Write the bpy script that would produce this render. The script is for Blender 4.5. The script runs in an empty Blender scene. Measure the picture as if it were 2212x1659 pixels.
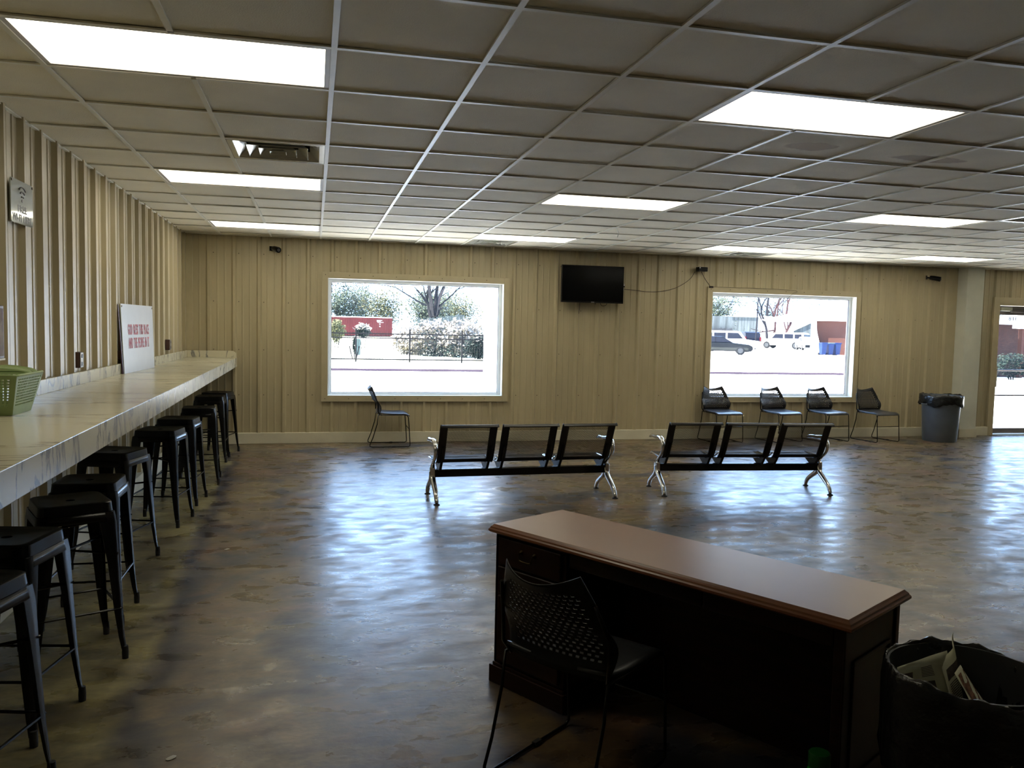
import bpy, math, random
from mathutils import Vector, Matrix

S = bpy.context.scene
COL = S.collection
HC = 2.651          # ceiling height
CAMZ = 1.555        # eye height

# ------------------------------------------------------------------ camera
FPX, YAW, PITCH, ROLL = 1767.5, 0.2376075, -0.0677861, 0.0217353
cam_d = bpy.data.cameras.new('camera')
cam_d.sensor_width = 36.0
cam_d.lens = FPX / 2212.0 * 36.0
cam_d.clip_end = 800
cam = bpy.data.objects.new('camera', cam_d)
COL.objects.link(cam)
cy, sy, cp, sp, cr, sr = math.cos(YAW), math.sin(YAW), math.cos(PITCH), math.sin(PITCH), math.cos(ROLL), math.sin(ROLL)
fw = Vector((sy*cp, cy*cp, sp)); rt = Vector((cy, -sy, 0)); up = rt.cross(fw)
r2 = cr*rt + sr*up; u2 = -sr*rt + cr*up
cam.matrix_world = Matrix(((r2.x, u2.x, -fw.x, 0), (r2.y, u2.y, -fw.y, 0), (r2.z, u2.z, -fw.z, CAMZ), (0, 0, 0, 1)))
S.camera = cam
S.view_settings.view_transform = 'Standard'
S.view_settings.look = 'None'
S.view_settings.gamma = 1
S.view_settings.exposure = 0.0
S.view_settings.use_curve_mapping = False

# ------------------------------------------------------------------ sky and sun
SKY = 9.5
SUN = 80.0
PANEL = 5.8
w = bpy.data.worlds.new('sky'); S.world = w; w.use_nodes = True
nt = w.node_tree; nt.nodes.clear()
out = nt.nodes.new('ShaderNodeOutputWorld'); bg = nt.nodes.new('ShaderNodeBackground')
tc = nt.nodes.new('ShaderNodeTexCoord'); sep = nt.nodes.new('ShaderNodeSeparateXYZ'); cr_ = nt.nodes.new('ShaderNodeValToRGB')
nt.links.new(tc.outputs['Generated'], sep.inputs[0]); nt.links.new(sep.outputs['Z'], cr_.inputs[0])
cr_.color_ramp.elements[0].position = 0.0; cr_.color_ramp.elements[0].color = (0.44, 0.67, 1.0, 1)
cr_.color_ramp.elements[1].position = 0.6; cr_.color_ramp.elements[1].color = (0.38, 0.60, 1.0, 1)
nt.links.new(cr_.outputs[0], bg.inputs[0]); bg.inputs[1].default_value = SKY
nt.links.new(bg.outputs[0], out.inputs[0])
sd = bpy.data.lights.new('sun', 'SUN'); sd.energy = SUN; sd.angle = 0.01; sd.color = (1.0, 0.93, 0.82)
sun = bpy.data.objects.new('sun', sd); COL.objects.link(sun)
sun.rotation_euler = Vector((-0.62, 0.035, 0.78)).to_track_quat('Z', 'Y').to_euler()

# ------------------------------------------------------------------ materials
def mat(name, col, rough=0.5, metal=0.0, spec=0.5, noise=0.0, nscale=8.0, bump=0.0, bscale=40.0, emit=None, estr=0.0,
        col2=None, coat=0.0, stretch=None, alpha=None):
    m = bpy.data.materials.new(name); m.use_nodes = True
    n = m.node_tree.nodes; L = m.node_tree.links
    b = n['Principled BSDF']
    b.inputs['Base Color'].default_value = (*col, 1); b.inputs['Roughness'].default_value = rough
    b.inputs['Metallic'].default_value = metal; b.inputs['Specular IOR Level'].default_value = spec
    b.inputs['Coat Weight'].default_value = coat
    if emit: b.inputs['Emission Color'].default_value = (*emit, 1); b.inputs['Emission Strength'].default_value = estr
    t = n.new('ShaderNodeTexCoord'); src = t.outputs['Object']
    if stretch:
        mp = n.new('ShaderNodeMapping'); mp.inputs['Scale'].default_value = stretch
        L.new(src, mp.inputs[0]); src = mp.outputs[0]
    if noise or col2:
        nz = n.new('ShaderNodeTexNoise'); nz.inputs['Scale'].default_value = nscale; nz.inputs['Detail'].default_value = 6
        L.new(src, nz.inputs['Vector'])
        r = n.new('ShaderNodeValToRGB'); L.new(nz.outputs['Fac'], r.inputs[0])
        c2 = col2 or tuple(c*(1-noise) for c in col)
        r.color_ramp.elements[0].position = 0.35; r.color_ramp.elements[0].color = (*c2, 1)
        r.color_ramp.elements[1].position = 0.65; r.color_ramp.elements[1].color = (*col, 1)
        L.new(r.outputs[0], b.inputs['Base Color'])
    if bump:
        nb = n.new('ShaderNodeTexNoise'); nb.inputs['Scale'].default_value = bscale; nb.inputs['Detail'].default_value = 4
        L.new(src, nb.inputs['Vector'])
        bp = n.new('ShaderNodeBump'); bp.inputs['Strength'].default_value = bump; bp.inputs['Distance'].default_value = 0.01
        L.new(nb.outputs['Fac'], bp.inputs['Height']); L.new(bp.outputs[0], b.inputs['Normal'])
    return m

def glass(name, tint=(0.97, 0.99, 1.0), glare_veil=0.02, gloss=0.06):
    m = bpy.data.materials.new(name); m.use_nodes = True
    n = m.node_tree.nodes; L = m.node_tree.links; n.clear()
    o = n.new('ShaderNodeOutputMaterial'); tr = n.new('ShaderNodeBsdfTransparent'); tr.inputs[0].default_value = (*tint, 1)
    gl = n.new('ShaderNodeBsdfGlossy'); gl.inputs['Roughness'].default_value = 0.02
    fr = n.new('ShaderNodeLayerWeight'); fr.inputs[0].default_value = 0.15
    mx = n.new('ShaderNodeMixShader'); L.new(fr.outputs['Fresnel'], mx.inputs[0]); L.new(tr.outputs[0], mx.inputs[1]); L.new(gl.outputs[0], mx.inputs[2])
    df = n.new('ShaderNodeBsdfTranslucent'); df.inputs[0].default_value = (0.9, 0.9, 0.9, 1)  # translucent share veils the pane, standing in for outdoor glare
    nz = n.new('ShaderNodeTexNoise'); nz.inputs['Scale'].default_value = 3
    tcn = n.new('ShaderNodeTexCoord'); L.new(tcn.outputs['Object'], nz.inputs['Vector'])
    mu = n.new('ShaderNodeMath'); mu.operation = 'MULTIPLY'; mu.inputs[1].default_value = glare_veil*2; L.new(nz.outputs['Fac'], mu.inputs[0])
    m2 = n.new('ShaderNodeMixShader'); L.new(mu.outputs[0], m2.inputs[0]); L.new(mx.outputs[0], m2.inputs[1]); L.new(df.outputs[0], m2.inputs[2])
    L.new(m2.outputs[0], o.inputs[0])
    return m

M = {}
M['wall'] = mat('tan_painted_metal', (0.43, 0.37, 0.235), 0.42, noise=0.10, nscale=3, bump=0.03, bscale=60, stretch=(1, 1, 0.25))
M['walltrim'] = mat('tan_trim_metal', (0.44, 0.38, 0.245), 0.45, noise=0.06)
M['screw'] = mat('dull_screw', (0.10, 0.08, 0.05), 0.5)
M['base'] = mat('cream_baseboard', (0.66, 0.62, 0.48), 0.5, noise=0.12, nscale=4)
M['column'] = mat('white_column_paint', (0.62, 0.62, 0.53), 0.6, noise=0.05)
M['bar'] = mat('white_grid_metal', (0.80, 0.78, 0.68), 0.42, noise=0.05)
M['frame'] = mat('white_window_aluminium', (0.72, 0.73, 0.72), 0.35, noise=0.05)
M['jamb'] = mat('white_jamb', (0.80, 0.80, 0.74), 0.5, noise=0.05)
M['gasket'] = mat('dark_gasket', (0.04, 0.035, 0.04), 0.5)
M['pane'] = glass('window_glass', glare_veil=0.007)
M['blackmetal'] = mat('black_powder_coat', (0.0035, 0.0035, 0.004), 0.25, spec=0.3, noise=0.3, nscale=20, bump=0.05, bscale=200)
M['blackplastic'] = mat('black_plastic', (0.006, 0.006, 0.007), 0.36, spec=0.35, noise=0.2, nscale=30, bump=0.08, bscale=300)
M['seatplastic'] = mat('dark_slate_plastic', (0.030, 0.032, 0.036), 0.33, noise=0.2, nscale=30, bump=0.05, bscale=300)
M['mesh'] = mat('black_perforated_steel', (0.005, 0.0045, 0.0045), 0.4, noise=0.2, nscale=10)
M['chrome'] = mat('polished_chrome', (0.80, 0.80, 0.80), 0.12, metal=1.0, noise=0.08, nscale=6)
M['rubber'] = mat('black_rubber', (0.012, 0.011, 0.011), 0.8, noise=0.2)
M['wood'] = mat('shaded_cherry_veneer', (0.020, 0.0055, 0.0025), 0.36, spec=0.25, col2=(0.010, 0.003, 0.0016), nscale=2.2, stretch=(1.2, 14, 14), bump=0.03, bscale=20)  # desk body, coloured darker than the top to imitate its shaded front
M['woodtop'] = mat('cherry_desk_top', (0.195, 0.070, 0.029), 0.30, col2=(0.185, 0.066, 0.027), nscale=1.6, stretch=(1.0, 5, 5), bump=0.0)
M['brass'] = mat('aged_brass', (0.06, 0.042, 0.02), 0.5, metal=1.0, noise=0.4, nscale=30)
M['tvscreen'] = mat('black_screen', (0.001, 0.001, 0.0012), 0.15, spec=0.12, noise=0.2)
M['tvframe'] = mat('black_gloss_bezel', (0.003, 0.003, 0.003), 0.3, spec=0.2, noise=0.2)
M['logo'] = mat('silver_logo', (0.5, 0.5, 0.5), 0.4, noise=0.1)
M['bag'] = mat('black_bin_liner', (0.012, 0.012, 0.012), 0.26, noise=0.4, nscale=12, bump=0.9, bscale=22)
M['bin'] = mat('grey_blue_bin_plastic', (0.085, 0.10, 0.12), 0.45, noise=0.25, nscale=6)
M['binnear'] = mat('dark_bin_plastic', (0.03, 0.03, 0.03), 0.5, noise=0.25, nscale=6)
M['bluetag'] = mat('blue_plastic', (0.02, 0.06, 0.4), 0.4, noise=0.1)
M['paper'] = mat('cream_paper', (0.62, 0.62, 0.46), 0.7, noise=0.12, nscale=18)
M['ink'] = mat('printed_ink', (0.07, 0.055, 0.045), 0.7, noise=0.4, nscale=60)
M['ink2'] = mat('printed_brown_ink', (0.20, 0.08, 0.04), 0.7, noise=0.6, nscale=120)
M['basket'] = mat('green_basket_plastic', (0.27, 0.37, 0.15), 0.42, noise=0.12, nscale=10)
M['signwhite'] = mat('white_sign_board', (0.66, 0.68, 0.70), 0.35, noise=0.04)
M['signred'] = mat('red_print', (0.42, 0.03, 0.04), 0.5, noise=0.2, nscale=60)
M['maroon'] = mat('dark_maroon', (0.05, 0.012, 0.03), 0.5, noise=0.2)
M['wifi'] = mat('glossy_silver_sign', (0.42, 0.45, 0.42), 0.08, metal=0.35, noise=0.05, coat=0.6)
M['wifiink'] = mat('grey_print', (0.025, 0.028, 0.025), 0.4, noise=0.1)
M['poster'] = mat('printed_poster', (0.20, 0.14, 0.09), 0.7, col2=(0.10, 0.05, 0.04), nscale=14)
M['outlet'] = mat('brown_outlet_plate', (0.10, 0.055, 0.05), 0.35, metal=0.6, noise=0.2)
M['outletface'] = mat('steel_outlet_face', (0.22, 0.20, 0.16), 0.45, metal=0.3, noise=0.2)
M['greenbottle'] = mat('green_bottle', (0.01, 0.42, 0.02), 0.25, noise=0.1, emit=None)
M['greencap'] = mat('dark_green_cap', (0.005, 0.085, 0.01), 0.35, noise=0.1)
M['vent'] = mat('vent_metal', (0.60, 0.60, 0.53), 0.22, metal=0.5, noise=0.05)
M['ventdark'] = mat('duct_inside', (0.02, 0.02, 0.015), 0.7, noise=0.2)
M['lens'] = mat('light_diffuser', (0.9, 0.9, 0.85), 0.5, noise=0.02, emit=(1.0, 0.93, 0.72), estr=PANEL)
M['fixture'] = mat('white_fixture', (0.6, 0.58, 0.58), 0.45, noise=0.04)
M['doormetal'] = mat('bronze_door_metal', (0.17, 0.15, 0.14), 0.4, metal=0.3, noise=0.15)
M['closer'] = mat('silver_closer', (0.5, 0.5, 0.42), 0.4, metal=0.3, noise=0.05)
M['wire'] = mat('dark_wire', (0.03, 0.02, 0.015), 0.6, noise=0.2)
M['pebble'] = mat('pale_debris', (0.5, 0.48, 0.42), 0.7, noise=0.3)
# outside
M['concrete'] = mat('pale_concrete', (0.72, 0.70, 0.66), 0.9, noise=0.10, nscale=0.6)
M['grass'] = mat('sunlit_grass', (0.62, 0.62, 0.42), 0.9, noise=0.15, nscale=2)
M['kerb'] = mat('grey_kerb', (0.019, 0.0145, 0.021), 1.0, noise=0.3, nscale=1, spec=0.0)
M['fence'] = mat('black_iron', (0.005, 0.004, 0.005), 0.6, noise=0.3, spec=0.08)
M['red'] = mat('red_container_paint', (0.056, 0.0105, 0.0130), 0.6, noise=0.2, nscale=0.5, spec=0.08)
M['roofwhite'] = mat('white_roof', (0.7, 0.7, 0.7), 0.6, noise=0.05)
M['leafdark'] = mat('dark_leaf', (0.0044, 0.0109, 0.0079), 0.6, noise=0.5, nscale=1.2, spec=0.08)
M['leafpale'] = mat('pale_blossom', (0.1716, 0.1518, 0.132), 0.8, noise=0.2, nscale=1.5, spec=0.08)
M['leafyel'] = mat('yellow_green_leaf', (0.0693, 0.0693, 0.0347), 0.8, noise=0.3, nscale=1.5, spec=0.08)
M['leafspring'] = mat('spring_leaf', (0.0371, 0.0471, 0.0322), 0.8, noise=0.4, nscale=0.8, spec=0.08)
M['bark'] = mat('grey_bark', (0.0089, 0.0089, 0.0119), 0.9, noise=0.4, nscale=3, spec=0.08)
M['barkred'] = mat('reddish_bark', (0.0223, 0.0109, 0.0124), 0.9, noise=0.6, nscale=3, spec=0.08)
M['utility'] = mat('pale_teal_box', (0.0396, 0.0594, 0.0644), 0.6, noise=0.1, spec=0.08)
M['greyfence'] = mat('pale_grey_wood', (0.0471, 0.057, 0.0619), 0.8, noise=0.5, nscale=1.2, stretch=(3, 3, 0.2), spec=0.08)
M['greyfence2'] = mat('weathered_wood', (0.0223, 0.0248, 0.0297), 0.8, noise=0.5, nscale=1.2, stretch=(3, 3, 0.2), spec=0.08)
M['brick'] = mat('brick', (0.0421, 0.0178, 0.0134), 0.85, col2=(0.0297, 0.0129, 0.0109), nscale=6, stretch=(1, 1, 4), spec=0.08)
M['brick2'] = mat('brown_brick', (0.0297, 0.0139, 0.0109), 0.85, col2=(0.0139, 0.0069, 0.0074), nscale=9, stretch=(1, 1, 3), spec=0.08)
M['whitepaint'] = mat('white_paint', (0.7, 0.7, 0.7), 0.6, noise=0.04)
M['blueroof'] = mat('blue_roof', (0.0099, 0.0174, 0.0273), 0.6, noise=0.1, spec=0.08)
M['carblack'] = mat('dark_car_paint', (0.003, 0.004, 0.0055), 0.25, noise=0.2, nscale=2, spec=0.08)
M['cargrey'] = mat('lower_grey_trim', (0.0149, 0.0168, 0.0158), 0.5, noise=0.2, nscale=2, spec=0.08)
M['carwhite'] = mat('white_car_paint', (0.55, 0.54, 0.55), 0.3, noise=0.05)
M['carblue'] = mat('dark_blue_car_paint', (0.005, 0.0059, 0.0109), 0.25, noise=0.2, spec=0.08)
M['carglass'] = mat('car_glass', (0.005, 0.0064, 0.0119), 0.4, noise=0.1, spec=0.08)
M['tyre'] = mat('tyre', (0.005, 0.0059, 0.0074), 0.8, noise=0.2, spec=0.08)
M['rim'] = mat('wheel_rim', (0.0248, 0.0273, 0.0307), 0.4, noise=0.2, spec=0.08)
M['redlamp'] = mat('red_lamp', (0.0594, 0.0024, 0.0059), 0.4, noise=0.1, spec=0.08)
M['bluebin'] = mat('blue_bin', (0.004, 0.014, 0.060), 0.5, noise=0.3, nscale=3, spec=0.08)

# floor: stained sealed concrete
def floor_mat():
    m = bpy.data.materials.new('stained_concrete'); m.use_nodes = True
    n = m.node_tree.nodes; L = m.node_tree.links; b = n['Principled BSDF']
    t = n.new('ShaderNodeTexCoord')
    def noise(scale, det=6, vec=None, dist=0.0):
        z = n.new('ShaderNodeTexNoise'); z.inputs['Scale'].default_value = scale; z.inputs['Detail'].default_value = det
        z.inputs['Distortion'].default_value = dist
        L.new(vec or t.outputs['Object'], z.inputs['Vector']); return z.outputs['Fac']
    def ramp(v, p0, c0, p1, c1):
        r = n.new('ShaderNodeValToRGB'); L.new(v, r.inputs[0])
        r.color_ramp.elements[0].position = p0; r.color_ramp.elements[0].color = c0
        r.color_ramp.elements[1].position = p1; r.color_ramp.elements[1].color = c1
        return r.outputs[0]
    def mix(f, a, bb, mode='MIX'):
        x = n.new('ShaderNodeMix'); x.data_type = 'RGBA'; x.blend_type = mode
        if isinstance(f, float): x.inputs[0].default_value = f
        else: L.new(f, x.inputs[0])
        for i, v in ((6, a), (7, bb)):
            if isinstance(v, tuple): x.inputs[i].default_value = v
            else: L.new(v, x.inputs[i])
        return x.outputs[2]
    base = ramp(noise(0.9, 8, dist=0.6), 0.40, (0.078, 0.050, 0.026, 1), 0.60, (0.165, 0.120, 0.058, 1))
    rust = ramp(noise(2.1, 7, dist=0.4), 0.50, (0, 0, 0, 1), 0.72, (1, 1, 1, 1))
    base = mix(rust, base, (0.150, 0.085, 0.055, 1))
    dark = ramp(noise(1.4, 9, dist=1.2), 0.34, (1, 1, 1, 1), 0.48, (0, 0, 0, 1))
    base = mix(dark, base, (0.034, 0.034, 0.044, 1))
    # paler unstained strip under the bar, with a dark wandering edge
    sx = n.new('ShaderNodeSeparateXYZ'); L.new(t.outputs['Object'], sx.inputs[0])
    nn = noise(1.3, 7)
    a = n.new('ShaderNodeMath'); a.operation = 'MULTIPLY_ADD'; L.new(nn, a.inputs[0]); a.inputs[1].default_value = -0.55; a.inputs[2].default_value = 0.27
    e = n.new('ShaderNodeMath'); e.operation = 'MULTIPLY_ADD'; L.new(sx.outputs['Y'], e.inputs[0]); e.inputs[1].default_value = 0.045; e.inputs[2].default_value = 0.545
    f = n.new('ShaderNodeMath'); f.operation = 'ADD'; L.new(sx.outputs['X'], f.inputs[0]); L.new(e.outputs[0], f.inputs[1])
    g = n.new('ShaderNodeMath'); g.operation = 'ADD'; L.new(f.outputs[0], g.inputs[0]); L.new(a.outputs[0], g.inputs[1])
    strip = n.new('ShaderNodeMapRange'); L.new(g.outputs[0], strip.inputs[0])
    strip.inputs[1].default_value = -0.02; strip.inputs[2].default_value = 0.03; strip.inputs[3].default_value = 1; strip.inputs[4].default_value = 0
    yel = ramp(noise(2.4, 8), 0.38, (0.095, 0.076, 0.040, 1), 0.6, (0.24, 0.205, 0.092, 1))
    base = mix(strip.outputs[0], base, yel)
    ab = n.new('ShaderNodeMath'); ab.operation = 'ADD'; L.new(g.outputs[0], ab.inputs[0]); ab.inputs[1].default_value = -0.05
    ab2 = n.new('ShaderNodeMath'); ab2.operation = 'ABSOLUTE'; L.new(ab.outputs[0], ab2.inputs[0])
    edge = n.new('ShaderNodeMapRange'); L.new(ab2.outputs[0], edge.inputs[0])
    edge.inputs[1].default_value = 0.0; edge.inputs[2].default_value = 0.10; edge.inputs[3].default_value = 0.85; edge.inputs[4].default_value = 0
    base = mix(edge.outputs[0], base, (0.022, 0.021, 0.027, 1))
    mps = n.new('ShaderNodeMapping'); mps.inputs['Scale'].default_value = (1.0, 1.7, 1.0); L.new(t.outputs['Object'], mps.inputs[0])
    mot = ramp(noise(6.0, 12, mps.outputs[0], 0.25), 0.32, (0.66, 0.66, 0.68, 1), 0.68, (1.22, 1.20, 1.14, 1))
    base = mix(1.0, base, mot, 'MULTIPLY')
    mot2 = ramp(noise(26, 8, mps.outputs[0], 0.15), 0.36, (0.62, 0.62, 0.64, 1), 0.62, (1.2, 1.2, 1.18, 1))
    base = mix(0.45, base, mot2, 'MULTIPLY')
    speck = ramp(noise(60, 3), 0.68, (0, 0, 0, 1), 0.76, (0.5, 0.5, 0.5, 1))
    base = mix(speck, base, (0.25, 0.22, 0.16, 1))
    L.new(base, b.inputs['Base Color'])
    ro = n.new('ShaderNodeMapRange'); L.new(noise(4.2, 12, mps.outputs[0], 0.3), ro.inputs[0])
    ro.inputs[1].default_value = 0.32; ro.inputs[2].default_value = 0.68; ro.inputs[3].default_value = 0.20; ro.inputs[4].default_value = 0.46
    L.new(ro.outputs[0], b.inputs['Roughness'])
    b.inputs['Specular IOR Level'].default_value = 0.5
    b1 = n.new('ShaderNodeBump'); b1.inputs['Strength'].default_value = 0.09; b1.inputs['Distance'].default_value = 0.012
    L.new(noise(11.0, 9, mps.outputs[0], 0.6), b1.inputs['Height'])
    b2 = n.new('ShaderNodeBump'); b2.inputs['Strength'].default_value = 0.10; b2.inputs['Distance'].default_value = 0.004
    L.new(noise(60, 4), b2.inputs['Height']); L.new(b1.outputs[0], b2.inputs['Normal'])
    L.new(b2.outputs[0], b.inputs['Normal'])
    return m
M['floor'] = floor_mat()

# ceiling tile: fissured grey-olive board with two brown water stains
def tile_mat():
    m = mat('ceiling_board', (0.82, 0.77, 0.62), 0.85, noise=0.10, nscale=2.2, bump=0.35, bscale=160)
    n = m.node_tree.nodes; L = m.node_tree.links; b = n['Principled BSDF']
    src = b.inputs['Base Color'].links[0].from_socket
    t = n.new('ShaderNodeTexCoord'); cur = src
    nz = n.new('ShaderNodeTexNoise'); nz.inputs['Scale'].default_value = 7; nz.inputs['Detail'].default_value = 5
    L.new(t.outputs['Object'], nz.inputs['Vector'])
    for (px_, py_, rx_, ry_, stg) in ((3.72, 4.43, 0.26, 0.10, 0.7), (2.84, 4.36, 0.16, 0.10, 0.6), (3.75, 3.98, 0.16, 0.10, 0.3)):
        mp = n.new('ShaderNodeMapping'); mp.inputs['Location'].default_value = (-px_/rx_, -py_/ry_, 0); mp.inputs['Scale'].default_value = (1/rx_, 1/ry_, 0)
        L.new(t.outputs['Object'], mp.inputs[0])
        ln = n.new('ShaderNodeVectorMath'); ln.operation = 'LENGTH'; L.new(mp.outputs[0], ln.inputs[0])
        ad = n.new('ShaderNodeMath'); ad.operation = 'ADD'; L.new(ln.outputs['Value'], ad.inputs[0]); L.new(nz.outputs['Fac'], ad.inputs[1])
        mr = n.new('ShaderNodeMapRange'); L.new(ad.outputs[0], mr.inputs[0])
        mr.inputs[1].default_value = 1.35; mr.inputs[2].default_value = 1.5; mr.inputs[3].default_value = stg; mr.inputs[4].default_value = 0
        mx = n.new('ShaderNodeMix'); mx.data_type = 'RGBA'; L.new(mr.outputs[0], mx.inputs[0]); L.new(cur, mx.inputs[6]); mx.inputs[7].default_value = (0.24, 0.17, 0.10, 1)
        cur = mx.outputs[2]
    L.new(cur, b.inputs['Base Color'])
    return m
M['tile'] = tile_mat()

# marble laminate: cream with thin grey veins
def marble(name, vein, sc, st, th):
    m = bpy.data.materials.new(name); m.use_nodes = True
    n = m.node_tree.nodes; L = m.node_tree.links; b = n['Principled BSDF']
    t = n.new('ShaderNodeTexCoord'); mp = n.new('ShaderNodeMapping'); mp.inputs['Scale'].default_value = st; mp.inputs['Rotation'].default_value = (0, 0, 0.12)
    L.new(t.outputs['Object'], mp.inputs[0])
    nz = n.new('ShaderNodeTexNoise'); nz.inputs['Scale'].default_value = sc; nz.inputs['Detail'].default_value = 9; nz.inputs['Roughness'].default_value = 0.6; nz.inputs['Distortion'].default_value = 0.8
    L.new(mp.outputs[0], nz.inputs['Vector'])
    s = n.new('ShaderNodeMath'); s.operation = 'SUBTRACT'; L.new(nz.outputs['Fac'], s.inputs[0]); s.inputs[1].default_value = 0.5
    a = n.new('ShaderNodeMath'); a.operation = 'ABSOLUTE'; L.new(s.outputs[0], a.inputs[0])
    r = n.new('ShaderNodeValToRGB'); L.new(a.outputs[0], r.inputs[0])
    r.color_ramp.elements[0].position = 0.0; r.color_ramp.elements[0].color = (*vein, 1)
    r.color_ramp.elements[1].position = th; r.color_ramp.elements[1].color = (0.60, 0.56, 0.42, 1)
    L.new(r.outputs[0], b.inputs['Base Color']); b.inputs['Roughness'].default_value = 0.22
    return m
M['marbletop'] = marble('marble_laminate_top', (0.22, 0.18, 0.14), 1.3, (0.35, 2.6, 1), 0.022)
M['marbleedge'] = marble('marble_laminate_edge', (0.17, 0.17, 0.18), 2.3, (2.2, 2.2, 0.8), 0.03)

# ------------------------------------------------------------------ mesh helpers
class MB:
    def __init__(s): s.v = []; s.f = []; s.mi = []
    def add(s, vs, fs, mi=0):
        o = len(s.v); s.v += [tuple(v) for v in vs]
        for f in fs: s.f.append(tuple(i+o for i in f)); s.mi.append(mi)
    def box(s, x0, y0, z0, x1, y1, z1, mi=0):
        s.add([(x0,y0,z0),(x1,y0,z0),(x1,y1,z0),(x0,y1,z0),(x0,y0,z1),(x1,y0,z1),(x1,y1,z1),(x0,y1,z1)],
              [(0,3,2,1),(4,5,6,7),(0,1,5,4),(1,2,6,5),(2,3,7,6),(3,0,4,7)], mi)
    def hexa(s, b, t, mi=0):  # two quads, bottom and top
        s.add(list(b)+list(t), [(0,3,2,1),(4,5,6,7),(0,1,5,4),(1,2,6,5),(2,3,7,6),(3,0,4,7)], mi)
    def tube(s, pts, r, n=8, closed=False, mi=0, flat=1.0):
        pts = [Vector(p) for p in pts]; N = len(pts); rs = r if isinstance(r, (list, tuple)) else [r]*N
        T = []
        for i in range(N):
            a = pts[(i-1) % N] if (closed or i > 0) else pts[i]; b = pts[(i+1) % N] if (closed or i < N-1) else pts[i]
            T.append((b-a).normalized())
        u = T[0].orthogonal().normalized(); vs = []
        for i in range(N):
            u = (u - T[i]*u.dot(T[i]))
            u = u.normalized() if u.length > 1e-6 else T[i].orthogonal().normalized()
            w_ = T[i].cross(u)
            for k in range(n):
                a = 2*math.pi*k/n; vs.append(pts[i] + rs[i]*(math.cos(a)*u + flat*math.sin(a)*w_))
        fs = []
        for i in range(N if closed else N-1):
            j = (i+1) % N
            for k in range(n): fs.append((i*n+k, i*n+(k+1) % n, j*n+(k+1) % n, j*n+k))
        if not closed: fs += [tuple(range(n-1, -1, -1)), tuple(range((N-1)*n, N*n))]
        s.add(vs, fs, mi)
    def lathe(s, prof, c=(0,0,0), n=24, mi=0, cap=True, wob=None):
        vs = []; fs = []
        for (r, z) in prof:
            for k in range(n):
                a = 2*math.pi*k/n; q = wob(a, z) if wob else 1.0
                vs.append((c[0]+r*q*math.cos(a), c[1]+r*q*math.sin(a), c[2]+z))
        for i in range(len(prof)-1):
            for k in range(n): fs.append((i*n+k, i*n+(k+1) % n, (i+1)*n+(k+1) % n, (i+1)*n+k))
        if cap: fs += [tuple(range(n-1, -1, -1)), tuple(range((len(prof)-1)*n, len(prof)*n))]
        s.add(vs, fs, mi)
    def prism(s, poly, h0, h1, f, mi=0):  # poly of (a,b); f(a,b,h)->xyz
        n = len(poly)
        s.add([f(a, b, h0) for a, b in poly]+[f(a, b, h1) for a, b in poly],
              [tuple(range(n-1, -1, -1)), tuple(range(n, 2*n))]+[(i, (i+1) % n, n+(i+1) % n, n+i) for i in range(n)], mi)
    def loft(s, rings, mi=0, closed=True, cap=True):
        n = len(rings[0]); vs = [p for r in rings for p in r]; fs = []
        for i in range(len(rings)-1):
            for k in range(n if closed else n-1):
                fs.append((i*n+k, i*n+(k+1) % n, (i+1)*n+(k+1) % n, (i+1)*n+k))
        if cap and closed: fs += [tuple(range(n-1, -1, -1)), tuple(range((len(rings)-1)*n, len(rings)*n))]
        s.add(vs, fs, mi)
    def grid(s, nu, nv, f, mi=0):
        vs = [f(i/nu, j/nv) for j in range(nv+1) for i in range(nu+1)]
        s.add(vs, [(j*(nu+1)+i, j*(nu+1)+i+1, (j+1)*(nu+1)+i+1, (j+1)*(nu+1)+i) for j in range(nv) for i in range(nu)], mi)
    def perf(s, nu, nv, f, inside, hole=0.6, mi=0):
        """brick lattice of hexagonal holes; f(u,v)->xyz; inside(u,v)->bool"""
        cache = {}
        def V(u, v):
            k = (round(u*nu*12), round(v*nv*12))
            if k not in cache: cache[k] = len(s.v); s.v.append(tuple(f(u, v)))
            return cache[k]
        def F(*idx): s.f.append(tuple(idx)); s.mi.append(mi)
        for j in range(nv):
            off = 0.5*(j % 2)
            if off:
                for (a, b) in ((0, 0.5), (nu-0.5, nu)):
                    F(V(a/nu, j/nv), V(b/nu, j/nv), V(b/nu, (j+1)/nv), V(a/nu, (j+1)/nv))
            for i in range(nu-(1 if off else 0)):
                u0 = (i+off)/nu; u1 = (i+off+0.5)/nu; u2_ = (i+off+1)/nu; v0 = j/nv; v1 = (j+1)/nv
                o = [V(u0, v0), V(u1, v0), V(u2_, v0), V(u2_, v1), V(u1, v1), V(u0, v1)]
                if not inside(u1, (v0+v1)/2): F(*o); continue
                hu = 0.5*hole/nu; hv = 0.5*hole/nv; cv = (v0+v1)/2
                h = []
                for (du, dv) in ((-.62, -.95), (0, -1.0), (.62, -.95), (.62, .95), (0, 1.0), (-.62, .95)):
                    h.append(len(s.v)); s.v.append(tuple(f(u1+du*hu*1.35, cv+dv*hv*0.8)))
                for k in range(6): F(o[k], o[(k+1) % 6], h[(k+1) % 6], h[k])
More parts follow.
